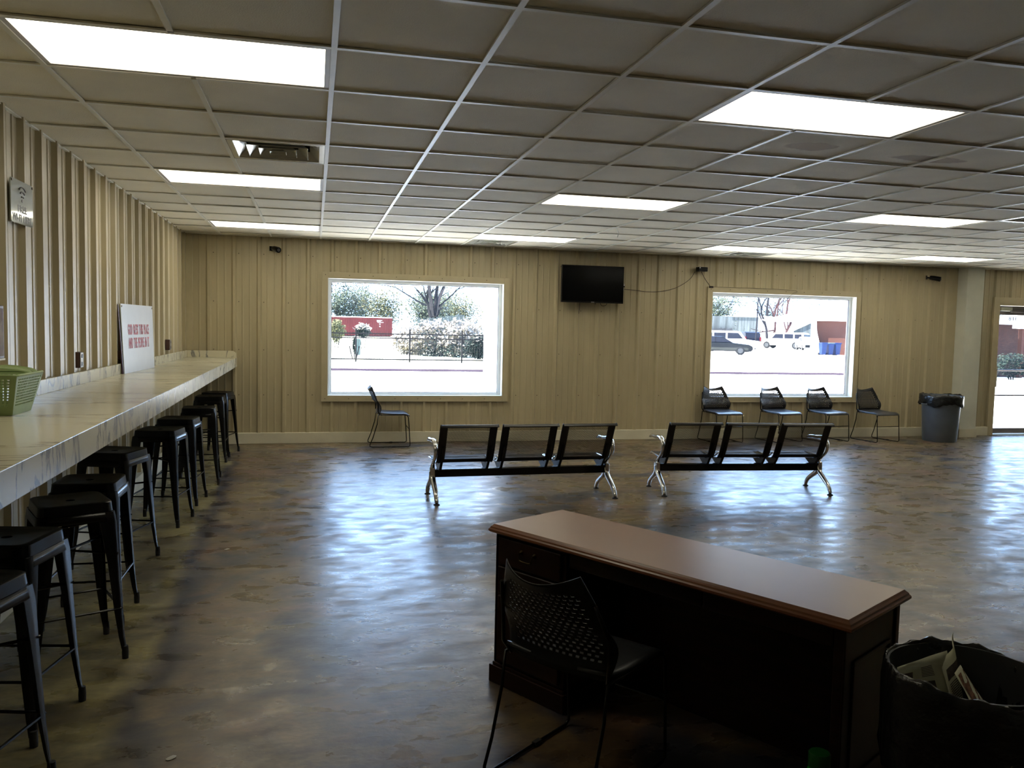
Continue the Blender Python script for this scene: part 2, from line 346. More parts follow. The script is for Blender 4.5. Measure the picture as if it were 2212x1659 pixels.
    def build(s, name, m, parent=None, smooth=False, bevel=0.0, solid=0.0, seg=2, subsurf=0, angle=40):
        me = bpy.data.meshes.new(name); me.from_pydata(s.v, [], s.f)
        ms = m if isinstance(m, (list, tuple)) else [m]
        for x in ms: me.materials.append(x if not isinstance(x, str) else M[x])
        if any(s.mi): me.polygons.foreach_set('material_index', s.mi)
        me.validate(); me.update()
        if smooth:
            me.polygons.foreach_set('use_smooth', [True]*len(me.polygons))
            try: me.set_sharp_from_angle(angle=math.radians(angle))
            except Exception: pass
        o = bpy.data.objects.new(name, me); COL.objects.link(o)
        if parent: o.parent = parent
        if solid:
            q = o.modifiers.new('thickness', 'SOLIDIFY'); q.thickness = solid; q.offset = 0
        if bevel:
            q = o.modifiers.new('edge', 'BEVEL'); q.width = bevel; q.segments = seg; q.limit_method = 'ANGLE'; q.angle_limit = math.radians(35)
        if subsurf:
            q = o.modifiers.new('smooth', 'SUBSURF'); q.levels = subsurf; q.render_levels = subsurf
        return o

def tag(o, label, cat, group=None, kind=None):
    if label: o['label'] = label
    if cat: o['category'] = cat
    if group: o['group'] = group
    if kind: o['kind'] = kind
    return o
def thing(name, label, cat, loc=(0,0,0), rz=0.0, group=None):
    o = bpy.data.objects.new(name, None); COL.objects.link(o); o.empty_display_size = 0.1
    o.location = loc; o.rotation_euler = (0, 0, rz)
    return tag(o, label, cat, group)
def struct(o, label=None):
    o['kind'] = 'structure'
    if label: o['label'] = label
    return o
def kids(o): return [c for c in COL.objects if c.parent == o]
def dup(o, loc=None, rz=None, label=None, parent=None):
    c = o.copy(); COL.objects.link(c)
    if parent: c.parent = parent
    if loc is not None: c.location = loc
    if rz is not None: c.rotation_euler = (0, 0, rz)
    if label: c['label'] = label
    for k in kids(o): dup(k, parent=c)
    return c
def roundpoly(pts, r, n=5):
    """round the corners of a 2D polygon"""
    out = []; N = len(pts)
    for i in range(N):
        p = Vector(pts[i]); a = Vector(pts[i-1]); b = Vector(pts[(i+1) % N])
        da = (a-p); db = (b-p); rr = min(r, da.length*0.45, db.length*0.45)
        p0 = p+da.normalized()*rr; p1 = p+db.normalized()*rr
        for k in range(n+1):
            t = k/n; out.append(tuple((1-t)**2*p0 + 2*(1-t)*t*p + t*t*p1))
    return out
def smoothpath(pts, n=6):
    P = [Vector(p) for p in pts]; out = []
    for i in range(len(P)-1):
        p0 = P[max(i-1, 0)]; p1 = P[i]; p2 = P[i+1]; p3 = P[min(i+2, len(P)-1)]
        for k in range(n):
            t = k/n
            out.append(0.5*((2*p1)+(-p0+p2)*t+(2*p0-5*p1+4*p2-p3)*t*t+(-p0+3*p1-3*p2+p3)*t**3))
    out.append(P[-1]); return out
def text_mesh(txt, size, m, name, parent, mtx, extrude=0.0008, sx=1.0, align='CENTER', bold=0.0):
    cu = bpy.data.curves.new(name, 'FONT'); cu.body = txt; cu.size = size; cu.extrude = extrude; cu.align_x = align; cu.offset = bold
    cu.resolution_u = 3; cu.space_character = 1.08; cu.space_word = 1.7
    o = bpy.data.objects.new(name+'_curve', cu); COL.objects.link(o)
    dg = bpy.context.evaluated_depsgraph_get(); me = bpy.data.meshes.new_from_object(o.evaluated_get(dg))
    bpy.data.objects.remove(o); me.name = name
    me.transform(mtx @ Matrix.Diagonal((sx, 1, 1, 1))); me.materials.clear(); me.materials.append(M[m])
    t = bpy.data.objects.new(name, me); COL.objects.link(t); t.parent = parent
    return t

# ------------------------------------------------------------------ room shell
YW = 10.98; XL = -1.60; XR = 13.4; YB = -3.2
PROF = [(0.0, 0.0), (0.020, 0.030), (0.048, 0.030), (0.068, 0.0), (0.125, 0.0), (0.131, 0.005), (0.145, 0.005), (0.151, 0.0),
        (0.215, 0.0), (0.221, 0.005), (0.235, 0.005), (0.241, 0.0), (0.3048, 0.0)]
def corrugated(mb, u0, u1, z0, z1, phase, f, holes=()):
    """ribbed sheet: f(u,d,z)->xyz, holes = (ua,ub,za,zb)"""
    segs = []; k = math.floor((u0-phase)/0.3048)-1
    while phase+k*0.3048 < u1:
        b = phase+k*0.3048
        for (a0, d0), (a1, d1) in zip(PROF[:-1], PROF[1:]): segs.append((b+a0, d0, b+a1, d1))
        k += 1
    cuts = sorted({u0, u1} | {h[0] for h in holes} | {h[1] for h in holes})
    for (a, da, b, db) in segs:
        pts = [a]+[c for c in cuts if a < c < b]+[b]
        for p, q in zip(pts[:-1], pts[1:]):
            if q <= u0 or p >= u1 or q-p < 1e-7: continue
            dp = da+(db-da)*(p-a)/(b-a); dq = da+(db-da)*(q-a)/(b-a)
            zs = [(z0, z1)]; mid = (p+q)/2
            for (ha, hb, za, zb) in holes:
                if ha <= mid <= hb: zs = [r for (c, d) in zs for r in ((c, min(d, za)), (max(c, zb), d)) if r[1]-r[0] > 1e-4]
            for (c, d) in zs: mb.add([f(p, dp, c), f(q, dq, c), f(q, dq, d), f(p, dp, d)], [(0, 1, 2, 3)])
W1 = (0.165, 2.515, 0.622, 2.160); W2 = (5.630, 8.031, 0.612, 2.148); DR = (10.64, 12.50, 0.0, 2.125)
holes = [W1, W2, DR]
PAN = 10.995
mb = MB()
corrugated(mb, XL-0.02, XR, 0, 2.80, -0.116, lambda u, d, z: (u, PAN-d, z), holes)
# solid sheathing behind the sheet, split around the openings
xs = [XL-0.2, W1[0], W1[1], W2[0], W2[1], DR[0], DR[1], XR+0.2]
for i in range(0, 8, 2): mb.box(xs[i], PAN+0.004, 0, xs[i+1], PAN+0.16, 2.95)
for h in holes:
    if h[2] > 0: mb.box(h[0], PAN+0.004, 0, h[1], PAN+0.16, h[2])
    mb.box(h[0], PAN+0.004, h[3], h[1], PAN+0.16, 2.95)
# screw heads
k = 0; u = -0.116+0.09-4*0.3048
while u < 10.5:
    for z in (0.63, 1.21, 1.82, 2.43):
        if u > XL+0.05 and not any(h[0]-0.12 < u < h[1]+0.12 and h[2]-0.12 < z < h[3]+0.12 for h in holes) and not (9.7 < u < 10.2):
            mb.add([(u+0.007*math.cos(a*math.pi/3), PAN-0.005-(0.0), z+0.007*math.sin(a*math.pi/3)) for a in range(6)], [tuple(range(5, -1, -1))], 1)
    u += 0.3048
struct(mb.build('wall_back', ['wall', 'screw']))
mb = MB()
corrugated(mb, YB, YW+0.02, 0, 2.80, 5.10, lambda u, d, z: (XL+d, u, z))
mb.box(XL-0.2, YB, 0, XL-0.004, YW+0.15, 2.95)
struct(mb.build('wall_left', 'wall'))
mb = MB(); mb.box(XR, YB, 0, XR+0.15, YW+0.1, 2.95); struct(mb.build('wall_right', 'wall'))
mb = MB(); mb.box(XL-0.2, YB-0.15, 0, XR+0.2, YB, 2.95); struct(mb.build('wall_front', 'wall'))
mb = MB(); mb.box(XL-0.2, YB-0.1, -0.12, XR+0.2, YW+0.20, 0.0); struct(mb.build('floor', 'floor'))
# corner angle
mb = MB(); mb.box(XL+0.0, PAN-0.12, 0.14, XL+0.034, PAN-0.03, HC); mb.box(XL, PAN-0.036, 0.14, XL+0.11, PAN-0.002, HC)
struct(mb.build('trim_1', 'walltrim', bevel=0.002))
# baseboards
mb = MB(); mb.box(XL, PAN-0.055, 0, 9.84, PAN-0.0, 0.14); mb.box(10.149, PAN-0.055, 0, 10.55, PAN, 0.14); struct(mb.build('baseboard_back', 'base', bevel=0.004))
mb = MB(); mb.box(XL, YB, 0, XL+0.055, PAN-0.056, 0.14); struct(mb.build('baseboard_left', 'base', bevel=0.004))
# column boxed in white
mb = MB(); mb.box(9.84, 10.764, 0, 10.149, PAN+0.001, HC+0.02); struct(mb.build('trim_2', 'column', bevel=0.004))
mb = MB(); mb.box(9.825, 10.749, 0, 10.164, 10.763, 0.13); mb.box(9.825, 10.749, 0, 9.839, PAN-0.056, 0.13); struct(mb.build('trim_3', 'base', bevel=0.002))
mb = MB(); mb.box(9.66, PAN-0.037, 0.14, 9.839, PAN-0.003, HC); struct(mb.build('trim_4', 'walltrim', bevel=0.002))

def window(name, W, tname):
    a, b, c, d = W
    root = bpy.data.objects.new(name, None); COL.objects.link(root); root['kind'] = 'structure'
    yf = PAN-0.040; yo = PAN+0.16
    m = MB()  # sheet metal casing on the wall
    t = 0.078
    m.box(a-t, yf, c-t, a, PAN-0.002, d+t); m.box(b, yf, c-t, b+t, PAN-0.002, d+t); m.box(a, yf, c-t, b, PAN-0.002, c); m.box(a, yf, d, b, PAN-0.002, d+t)
    m.build('casing', 'walltrim', root, bevel=0.003)
    m = MB(); j = 0.006  # white jamb liner
    m.box(a, yf, c, a+j, yo, d); m.box(b-j, yf, c, b, yo, d); m.box(a+j, yf, c, b-j, yo, c+j); m.box(a+j, yf, d-j, b-j, yo, d)
    m.build('jamb', 'jamb', root)
    m = MB(); p = 0.042; y0 = 11.065; y1 = 11.115
    A, B, C, D = a+j, b-j, c+j, d-j
    m.box(A, y0, C, A+p, y1, D); m.box(B-p, y0, C, B, y1, D); m.box(A+p, y0, C, B-p, y1, C+p*0.75); m.box(A+p, y0, D-p, B-p, y1, D)
    m.build('window_frame', 'frame', root, bevel=0.004)
    m = MB(); g = 0.006; A += p; B -= p; C += p*0.75; D -= p
    m.box(A, y0+0.008, C, A+g, y0+0.03, D); m.box(B-g, y0+0.008, C, B, y0+0.03, D); m.box(A+g, y0+0.008, C, B-g, y0+0.03, C+g); m.box(A+g, y0+0.008, D-g, B-g, y0+0.03, D)
    m.build('gasket', 'gasket', root)
    m = MB(); m.add([(A, y0+0.02, C), (B, y0+0.02, C), (B, y0+0.02, D), (A, y0+0.02, D)], [(0, 1, 2, 3)]); m.build('glass_pane', 'pane', root)
    m = MB(); n = int((b-a)/0.305)
    for i in range(n+1):
        for z in (d+t*0.5, c-t*0.5):
            x = a-0.03+i*0.3048; m.lathe([(0.006, 0), (0.006, 0.004), (0.002, 0.006)], (0, 0, 0), 6)
            for q in range(18): vx = m.v[-18+q]; m.v[-18+q] = (x+vx[0], yf-vx[2], z+vx[1])
    m.build('screw', 'screw', root)
    return root
window('window_1', W1, 'trim_5'); window('window_2', W2, 'trim_6')

# glazed entrance door (only its left edge shows)
dr = bpy.data.objects.new('door_1', None); COL.objects.link(dr); dr['kind'] = 'structure'
m = MB(); a, b, c, d = DR; yf = PAN-0.045
m.box(a-0.095, yf, 0, a, PAN-0.002, d+0.095); m.box(b, yf, 0, b+0.095, PAN-0.002, d+0.095); m.box(a, yf, d, b, PAN-0.002, d+0.095); m.build('casing', 'walltrim', dr, bevel=0.003)
m = MB(); m.box(a, yf, 0, a+0.018, 11.15, d); m.box(b-0.018, yf, 0, b, 11.15, d); m.box(a+0.018, yf, d-0.03, b-0.018, 11.15, d); m.build('door_frame', 'walltrim', dr)
y0, y1 = 11.03, 11.07; L0 = a+0.02; L1 = a+0.94
m = MB(); m.box(L0, y0, 0.02, L0+0.035, y1, d-0.035); m.box(L1-0.05, y0, 0.02, L1, y1, d-0.035)
m.box(L0+0.035, y0, 0.02, L1-0.05, y1, 0.105); m.box(L0+0.035, y0, 1.945, L1-0.05, y1, d-0.035)
m.build('door_leaf', 'doormetal', dr, bevel=0.003)
m = MB(); m.add([(L0+0.035, 11.05, 0.105), (L1-0.05, 11.05, 0.105), (L1-0.05, 11.05, 1.945), (L0+0.035, 11.05, 1.945)], [(0, 1, 2, 3)]); m.build('glass_pane', 'pane', dr)
m = MB(); m.box(L1+0.01, y0, 0.02, L1+0.06, y1, d-0.035); m.box(b-0.07, y0, 0.02, b-0.02, y1, d-0.035); m.box(L1+0.06, y0, 0.02, b-0.07, y1, 0.105); m.box(L1+0.06, y0, 1.945, b-0.07, y1, d-0.035)
m.build('door_leaf', 'doormetal', dr, bevel=0.003)
m = MB(); m.add([(L1+0.06, 11.05, 0.105), (b-0.07, 11.05, 0.105), (b-0.07, 11.05, 1.945), (L1+0.06, 11.05, 1.945)], [(0, 1, 2, 3)]); m.build('glass_pane', 'pane', dr)
m = MB(); m.tube([(L0+0.01, 10.985, 1.055), (L1-0.02, 10.985, 1.055)], 0.013); m.tube([(L0+0.03, 10.985, 1.055), (L0+0.03, 11.03, 1.055)], 0.01); m.tube([(L1-0.04, 10.985, 1.055), (L1-0.04, 11.03, 1.055)], 0.01)
m.build('push_bar', 'doormetal', dr, smooth=True)
m = MB(); m.tube([(L0+0.01, 10.985, 0.646), (L1-0.02, 10.985, 0.646)], 0.013); m.tube([(L0+0.03, 10.985, 0.646), (L0+0.03, 11.03, 0.646)], 0.01); m.build('push_bar', 'doormetal', dr, smooth=True)
m = MB(); m.box(L0, 10.975, 0.78, L0+0.045, 11.03, 1.12); m.build('lock_box', 'closer', dr, bevel=0.004)
m = MB(); m.box(L0+0.012, 10.945, 2.005, L0+0.235, 11.029, 2.068); m.build('door_closer', 'closer', dr, bevel=0.006)
m = MB(); m.box(L0+0.20, 10.94, 1.992, L0+0.62, 10.96, 2.008); m.box(L0+0.236, 10.985, 2.03, L0+0.9, 11.0, 2.05); m.build('closer_arm', 'gasket', dr)
text_mesh('318', 0.085, 'gasket', 'house_number', dr, Matrix.Translation((11.02, 11.052, 1.86)) @ Matrix.Rotation(math.pi, 4, 'Z') @ Matrix.Rotation(math.pi/2, 4, 'X'), bold=0.002, sx=1.3)
m = MB(); m.box(a, 10.95, 0, b, 11.14, 0.014); m.build('threshold', 'closer', dr, bevel=0.004)

# ------------------------------------------------------------------ suspended ceiling
T = 0.6096; GX = 0.0704; GY = 3.4215
cx_ = lambda k: GX+T*k
cy_ = lambda r: GY+T*r
KX = range(-3, 22); RY = range(-11, 13)
LIGHTS = [(-2, 0), (3, 0), (-2, 5), (3, 5), (8, 5), (-2, 10), (3, 10), (8, 10), (13, 10), (13, 5)]
VENTS = [(-1, 3), (3, 11), (9, 11), (10, 4)]
used = {(k+i, r) for k, r in LIGHTS for i in (0, 1)} | set(VENTS)
rnd = random.Random(4)
mb = MB()
for k in KX:
    for r in RY:
        if (k, r) in used: continue
        x0 = max(cx_(k), XL+0.0); x1 = min(cx_(k+1), XR); ya = max(cy_(r), YB); yb = min(cy_(r+1), PAN)
        if x1-x0 < 0.02 or yb-ya < 0.02: continue
        z = [HC+0.009+rnd.uniform(0, 0.004) for _ in range(4)]
        mb.hexa([(x0, ya, z[0]), (x1, ya, z[1]), (x1, yb, z[2]), (x0, yb, z[3])], [(x0, ya, HC+0.03), (x1, ya, HC+0.03), (x1, yb, HC+0.03), (x0, yb, HC+0.03)])
mb.box(XL-0.2, YB-0.1, HC+0.20, XR+0.2, PAN+0.16, HC+0.24)  # unseen slab added above the tiles to stop light leaks
struct(mb.build('ceiling', 'tile'))
mb = MB(); bw = 0.012
for k in KX:
    x = cx_(k)
    if not (XL < x < XR): continue
    ya = YB
    for r in sorted([r_ for (k_, r_) in LIGHTS if k_+1 == k]) + [None]:
        yb = cy_(r)-bw if r is not None else PAN-0.03
        mb.box(x-bw, ya, HC, x+bw, yb, HC+0.008); mb.box(x-0.002, ya, HC+0.008, x+0.002, yb, HC+0.04)
        if r is not None: ya = cy_(r+1)+bw
for r in RY:
    y = cy_(r)
    if YB < y < PAN:
        for k in KX:
            x0 = max(cx_(k)+bw, XL); x1 = min(cx_(k+1)-bw, XR)
            if x1 > x0: mb.box(x0, y-bw, HC+0.0006, x1, y+bw, HC+0.008)
mb.box(XL, PAN-0.052, HC, XR, PAN-0.03, HC+0.008); mb.box(XL, YB, HC, XL+0.022, PAN-0.052, HC+0.008)
struct(mb.build('trim_5', 'bar'))

def troffer(label):
    t = thing('ceiling_light', label, 'ceiling light', group='recessed fluorescent ceiling lights')
    w_, h_ = 2*T-2*bw, T-2*bw
    m = MB()
    m.box(0, 0, 0.006, w_, h_, 0.10)
    m.f = m.f[1:]; m.mi = m.mi[1:]   # open below
    m.build('housing', 'fixture', t)
    m = MB(); p = 0.022
    m.box(0, 0, 0.004, w_, p, 0.012); m.box(0, h_-p, 0.004, w_, h_, 0.012); m.box(0, p, 0.004, p, h_-p, 0.012); m.box(w_-p, p, 0.004, w_, h_-p, 0.012)
    m.build('frame', 'fixture', t, bevel=0.001)
    m = MB(); m.box(p, p, 0.008, w_-p, h_-p, 0.012); m.build('diffuser', 'lens', t)
    return t
LL = {(-2, 0): 'large lit ceiling panel at the top left, nearest the camera', (3, 0): 'large lit ceiling panel at the upper right, above the desk',
      (-2, 5): 'lit ceiling panel next to the square air vent, middle of the left row', (3, 5): 'lit ceiling panel in mid-ceiling, in front of the television',
      (8, 5): 'lit ceiling panel in the right part of the ceiling, beside the dark air vent', (-2, 10): 'thin-looking lit ceiling panel near the back left corner above the bar end',
      (3, 10): 'lit ceiling panel near the back wall above the left window, with a vent behind it', (8, 10): 'lit ceiling panel near the back wall above the right window, with a vent behind it',
      (13, 10): 'farthest right lit ceiling panel near the white column', (13, 5): 'lit ceiling panel beyond the right edge, same row as the middle panels'}
t0 = None
for (k, r) in LIGHTS:
    loc = (cx_(k)+bw, cy_(r)+bw, HC)
    if t0 is None: t0 = troffer(LL[(k, r)]); t0.location = loc
    else: dup(t0, loc, 0, LL[(k, r)])

def vent(label, dark=False):
    t = thing('ceiling_vent', label, 'air vent', group='square ceiling air diffusers')
    s = T-2*bw; m = MB(); c = s/2
    m.box(0, 0, 0.10, s, s, 0.11); m.box(0, 0, 0.0, 0.002, s, 0.10); m.box(s-0.002, 0, 0, s, s, 0.10); m.box(0, 0, 0, s, 0.002, 0.10); m.box(0, s-0.002, 0, s, s, 0.10)
    m.build('duct_box', 'ventdark', t)
    m = MB(); p = 0.035
    m.box(0.003, 0.003, 0.001, s-0.003, p, 0.006); m.box(0.003, s-p, 0.001, s-0.003, s-0.003, 0.006); m.box(0.003, p, 0.001, p, s-p, 0.006); m.box(s-p, p, 0.001, s-0.003, s-p, 0.006)
    m.build('frame', 'vent', t)
    for (r0, r1, z0, z1) in ((c-p, c-0.095, 0.004, 0.055), (0.185, 0.125, 0.0, 0.05), (0.115, 0.060, -0.002, 0.045), (0.05, 0.012, -0.004, 0.03)):
        m = MB()
        o = [(c-r0, c-r0, z0), (c+r0, c-r0, z0), (c+r0, c+r0, z0), (c-r0, c+r0, z0)]; i = [(c-r1, c-r1, z1), (c+r1, c-r1, z1), (c+r1, c+r1, z1), (c-r1, c+r1, z1)]
        m.add(o+i, [(a_, (a_+1) % 4, 4+(a_+1) % 4, 4+a_) for a_ in range(4)])
        lp = [(c-r0, c-r0), (c+r0, c-r0), (c+r0, c+r0), (c-r0, c+r0)]; m.tube([(a_, b_, z0) for a_, b_ in lp], 0.003, 4, closed=True); m.build('louver', 'vent', t)
    return t
VL = {(-1, 3): 'square air vent between two lit panels on the left of the ceiling', (3, 11): 'air vent tight against the back wall above the left window',
      (9, 11): 'air vent tight against the back wall above the right window', (10, 4): 'dark air vent cut by the right edge, beside a lit panel'}
v0 = None
for (k, r) in VENTS:
    loc = (cx_(k)+bw, cy_(r)+bw, HC)
    if v0 is None: v0 = vent(VL[(k, r)]); v0.location = loc
    else: dup(v0, loc, 0, VL[(k, r)])
# bent strip of tape hanging from the grid
m = MB(); m.tube(smoothpath([(4.72-1.60, 8.30, HC), (3.13, 8.31, HC-0.02), (3.15, 8.32, HC-0.06), (3.14, 8.33, HC-0.10)], 4), 0.004, 5)
tag(m.build('hanging_string', 'bar'), 'short white string hanging from the ceiling grid above the left window', 'string')

# ------------------------------------------------------------------ bar counter
ct = thing('bar_counter', 'long white marble-look laminate bar top along the ribbed left wall', 'counter', (0, 0, 0))
H1 = 1.110; ynr = 0.6
def fx(y): return -0.958+(10.94-y)*0.0088
m = MB()
m.hexa([(XL+0.032, ynr, H1-0.035), (fx(ynr)-0.02, ynr, H1-0.035), (fx(10.94)-0.02, 10.94, H1-0.035), (XL+0.032, 10.94, H1-0.035)],
       [(XL+0.032, ynr, H1), (fx(ynr), ynr, H1), (fx(10.94), 10.94, H1), (XL+0.032, 10.94, H1)])
m.build('countertop', 'marbletop', ct, bevel=0.002)
m = MB(); m.hexa([(fx(ynr)-0.018, ynr, H1-0.112), (fx(ynr)+0.002, ynr, H1-0.112), (fx(10.94)+0.002, 10.94, H1-0.112), (fx(10.94)-0.018, 10.94, H1-0.112)],
       [(fx(ynr)-0.018, ynr, H1-0.001), (fx(ynr)+0.002, ynr, H1-0.001), (fx(10.94)+0.002, 10.94, H1-0.001), (fx(10.94)-0.018, 10.94, H1-0.001)])
m.build('front_edge', 'marbleedge', ct, bevel=0.002)
m = MB(); m.box(XL+0.033, ynr, H1, XL+0.052, 10.92, H1+0.085); m.build('backsplash', 'marbleedge', ct, bevel=0.002)
m = MB(); m.prism([(XL+0.053, H1), (fx(10.94)-0.006, H1), (fx(10.94)-0.006, H1+0.055), (fx(10.94)-0.045, H1+0.085), (XL+0.053, H1+0.085)], 10.92, 10.94, lambda a, b, h: (a, h, b))
m.build('backsplash', 'marbleedge', ct, bevel=0.002)
for y in (1.6, 3.9, 6.2, 8.5, 10.7):
    m = MB(); m.prism([(XL+0.034, H1-0.035), (-1.12, H1-0.035), (-1.12, H1-0.075), (XL+0.034, H1-0.40)], y, y+0.03, lambda a, b, h: (a, h, b)); m.build('bracket', 'walltrim', ct)

# ------------------------------------------------------------------ bar stools
def stool(label):
    t = thing('bar_stool', label, 'bar stool', group='black metal stools along the bar')
    SH = 0.73; h = 0.148
    m = MB(); sq = [(-h, -h), (h, -h), (h, h), (-h, h)]
    outer = roundpoly(sq, 0.045, 4); mid = roundpoly([(a*0.95, b*0.95) for a, b in sq], 0.042, 4); dip = roundpoly([(a*0.78, b*0.78) for a, b in sq], 0.04, 4)
    low = roundpoly([(a*1.03, b*1.03) for a, b in sq], 0.048, 4)
    hole = [(0.022*math.cos(2*math.pi*i/24+math.pi*1.25), 0.010*math.sin(2*math.pi*i/24+math.pi*1.25)) for i in range(24)]
    n = len(outer)
    def ring(poly, z): return [(a, b, z) for a, b in poly]
    hl = [(0.020*math.cos(2*math.pi*i/n-2.36), 0.020*math.sin(2*math.pi*i/n-2.36), SH-0.006) for i in range(n)]
    hl2 = [(a, b, SH-0.02) for a, b, _ in hl]
    m.loft([ring(low, SH-0.048), ring(low, SH-0.044), ring(outer, SH-0.010), ring(outer, SH-0.004), ring(mid, SH), ring(dip, SH-0.005), hl, hl2], cap=False)
    m.build('seat', 'blackmetal', t, smooth=True, solid=0.002, angle=50)
    # apron band
    m = MB(); ap = roundpoly([(a*1.05, b*1.05) for a, b in sq], 0.05, 4); ap2 = roundpoly([(a*1.09, b*1.09) for a, b in sq], 0.052, 4)
    m.loft([ring(ap2, SH-0.085), ring(ap, SH-0.046)], cap=False); m.build('apron', 'blackmetal', t, smooth=True, solid=0.002)
    for sx_, sy_ in ((1, -1), (1, 1), (-1, 1), (-1, -1)):
        rings = []
        for (z, c, arm) in ((SH-0.045, h*1.05, 0.085), (SH-0.09, h*1.09, 0.072), (0.45, 0.168, 0.050), (0.22, 0.178, 0.036), (0.10, 0.186, 0.028), (0.035, 0.192, 0.022)):
            th = 0.004; k_ = 0.012
            P = [(c-arm, c), (c-k_, c), (c, c-k_), (c, c-arm), (c-th, c-arm), (c-th, c-k_-0.001), (c-k_-0.001, c-th), (c-arm, c-th)]
            if sx_*sy_ < 0: P = P[::-1]
            rings.append([(sx_*a, sy_*b, z) for a, b in P])
        m = MB(); m.loft(rings); leg = m.build('leg', 'blackmetal', t, smooth=True, angle=50)
        m = MB(); m.lathe([(0.014, 0.0), (0.015, 0.03), (0.013, 0.06)], (sx_*0.184, sy_*0.184, 0), 10); m.build('foot_cap', 'rubber', leg, smooth=True)
    for z, c in ((0.235, 0.172),):
        for (p, q) in (((-c, -c), (c, -c)), ((c, -c), (c, c)), ((c, c), (-c, c)), ((-c, c), (-c, -c))):
            m = MB(); m.tube([(*p, z), (*q, z)], 0.006, 6); m.build('footrest_bar', 'blackmetal', t, smooth=True)
    m = MB(); m.tube([(-.165, -.165, 0.50), (.165, .165, 0.50)], 0.006, 6); m.tube([(-.165, .165, 0.49), (.165, -.165, 0.49)], 0.006, 6); m.build('cross_brace', 'blackmetal', t, smooth=True)
    return t
ST = [(-1.11, 10.20, -14, 'first black metal bar stool from the far corner, at the very end of the bar'),
      (-1.136, 9.69, 0, 'second black metal bar stool from the far corner'),
      (-1.085, 8.386, 4, 'third black metal bar stool from the far corner'),
      (-1.13, 7.46, -5, 'fourth black metal bar stool from the far corner'),
      (-1.15, 6.708, -8.5, 'fifth black metal bar stool from the far corner'),
      (-1.234, 5.616, -17, 'sixth black metal bar stool from the far corner, pushed in under the bar'),
      (-1.13, 4.595, 0, 'seventh black metal bar stool from the far corner, fourth from the camera'),
      (-1.085, 4.075, 25, 'black metal bar stool turned at an angle, third from the camera'),
      (-1.13, 3.414, -11, 'black metal bar stool second from the camera, cut by the left edge'),
      (-1.083, 2.827, -15, 'black metal bar stool nearest the camera in the lower left corner')]
s0 = None
for (x, y, a, lab) in ST:
    if s0 is None: s0 = stool(lab); s0.location = (x, y, 0); s0.rotation_euler = (0, 0, math.radians(a))
    else: dup(s0, (x, y, 0), math.radians(a), lab)

# ------------------------------------------------------------------ stacking chairs
def chair(label):
    t = thing('stacking_chair', label, 'chair', group='black sled-base stacking chairs')
    # back shell
    def bf(u, v):
        s = u*2-1; tt = v
        wd = 0.205+0.03*math.sin(min(tt/0.45, 1)*math.pi/2)-0.085*max(0, (tt-0.3)/0.7)**1.3
        x = -0.150+0.030*math.sin(min(tt/0.5, 1)*math.pi)-0.115*tt**1.5 + 0.055*s*s*(0.6+0.4*tt)
        z = 0.425+0.355*tt-0.040*(1-s*s)*tt**4
        return (x-0.03, s*wd, z)
    m = MB()
    m.perf(17, 22, bf, lambda u, v: 0.13 < v < 0.86 and abs(u-0.5) < 0.40, 0.62)
    m.build('backrest', 'blackplastic', t, solid=0.003, smooth=True)
    def sf(u, v):
        x = -0.165+0.405*u; s = v*2-1; wd = 0.215-0.012*abs(2*u-1)**3
        z = 0.432+0.012*s*s*(1-u)-0.030*max(0, (u-0.8)/0.2)**2+0.012*max(0, (0.2-u)/0.2)**2 - 0.008*math.sin(math.pi*u)
        return (x, s*wd, z)
    m = MB(); m.grid(16, 12, sf); m.build('seat', 'seatplastic', t, smooth=True, solid=0.012)
    for sy_ in (-1, 1):
        y = sy_*0.212
        P = [(-0.16, 0.42), (-0.175, 0.30), (-0.225, 0.13), (-0.262, 0.04), (-0.262, 0.018), (-0.235, 0.008), (0.0, 0.008), (0.225, 0.008), (0.246, 0.02), (0.247, 0.05), (0.235, 0.22), (0.222, 0.385), (0.205, 0.412), (0.175, 0.418), (0.0, 0.418)]
        m = MB(); m.tube([(a, y, b) for a, b in P], 0.006, 8, closed=True); fr = m.build('leg', 'blackmetal', t, smooth=True, angle=80)
        m = MB(); m.box(0.02, y-0.009, 0.0, 0.06, y+0.009, 0.016); m.build('glide', 'rubber', fr)
        # upright carrying the back
        m = MB(); m.tube([(-0.14, sy_*0.20, 0.415), (-0.165, sy_*0.217, 0.46), (-0.165, sy_*0.222, 0.56), (-0.215, sy_*0.190, 0.69)], 0.007, 8); m.build('back_upright', 'blackmetal', t, smooth=True)
    m = MB(); m.tube([(0.236, -0.212, 0.235), (0.236, 0.212, 0.235)], 0.005, 8); m.build('crossbar', 'blackmetal', t, smooth=True)
    m = MB(); m.tube([(0.12, -0.212, 0.416), (0.12, 0.212, 0.416)], 0.006, 8); m.tube([(-0.12, -0.212, 0.416), (-0.12, 0.212, 0.416)], 0.006, 8); m.build('seat_support', 'blackmetal', t, smooth=True)
    return t
CH = [(0.955, 10.68, 0, 'black stacking chair in side view below the left window'),
      (5.69, 10.68, -90+4, 'black stacking chair at the left end of the row of four under the right window'),
      (6.62, 10.66, -90+10, 'black stacking chair second from the left in the row of four under the right window'),
      (7.38, 10.64, -90+8, 'black stacking chair third from the left in the row of four by the right window'),
      (8.16, 10.55, -90+9, 'black stacking chair at the right end of the row of four, against the tan wall'),
      (0.916, 2.667, 37.5, 'black stacking chair seen from behind in the foreground, pulled up to the desk')]
c0 = None
for (x, y, a, lab) in CH:
    if c0 is None: c0 = chair(lab); c0.location = (x, y, 0); c0.rotation_euler = (0, 0, math.radians(a))
    else: dup(c0, (x, y, 0), math.radians(a), lab)

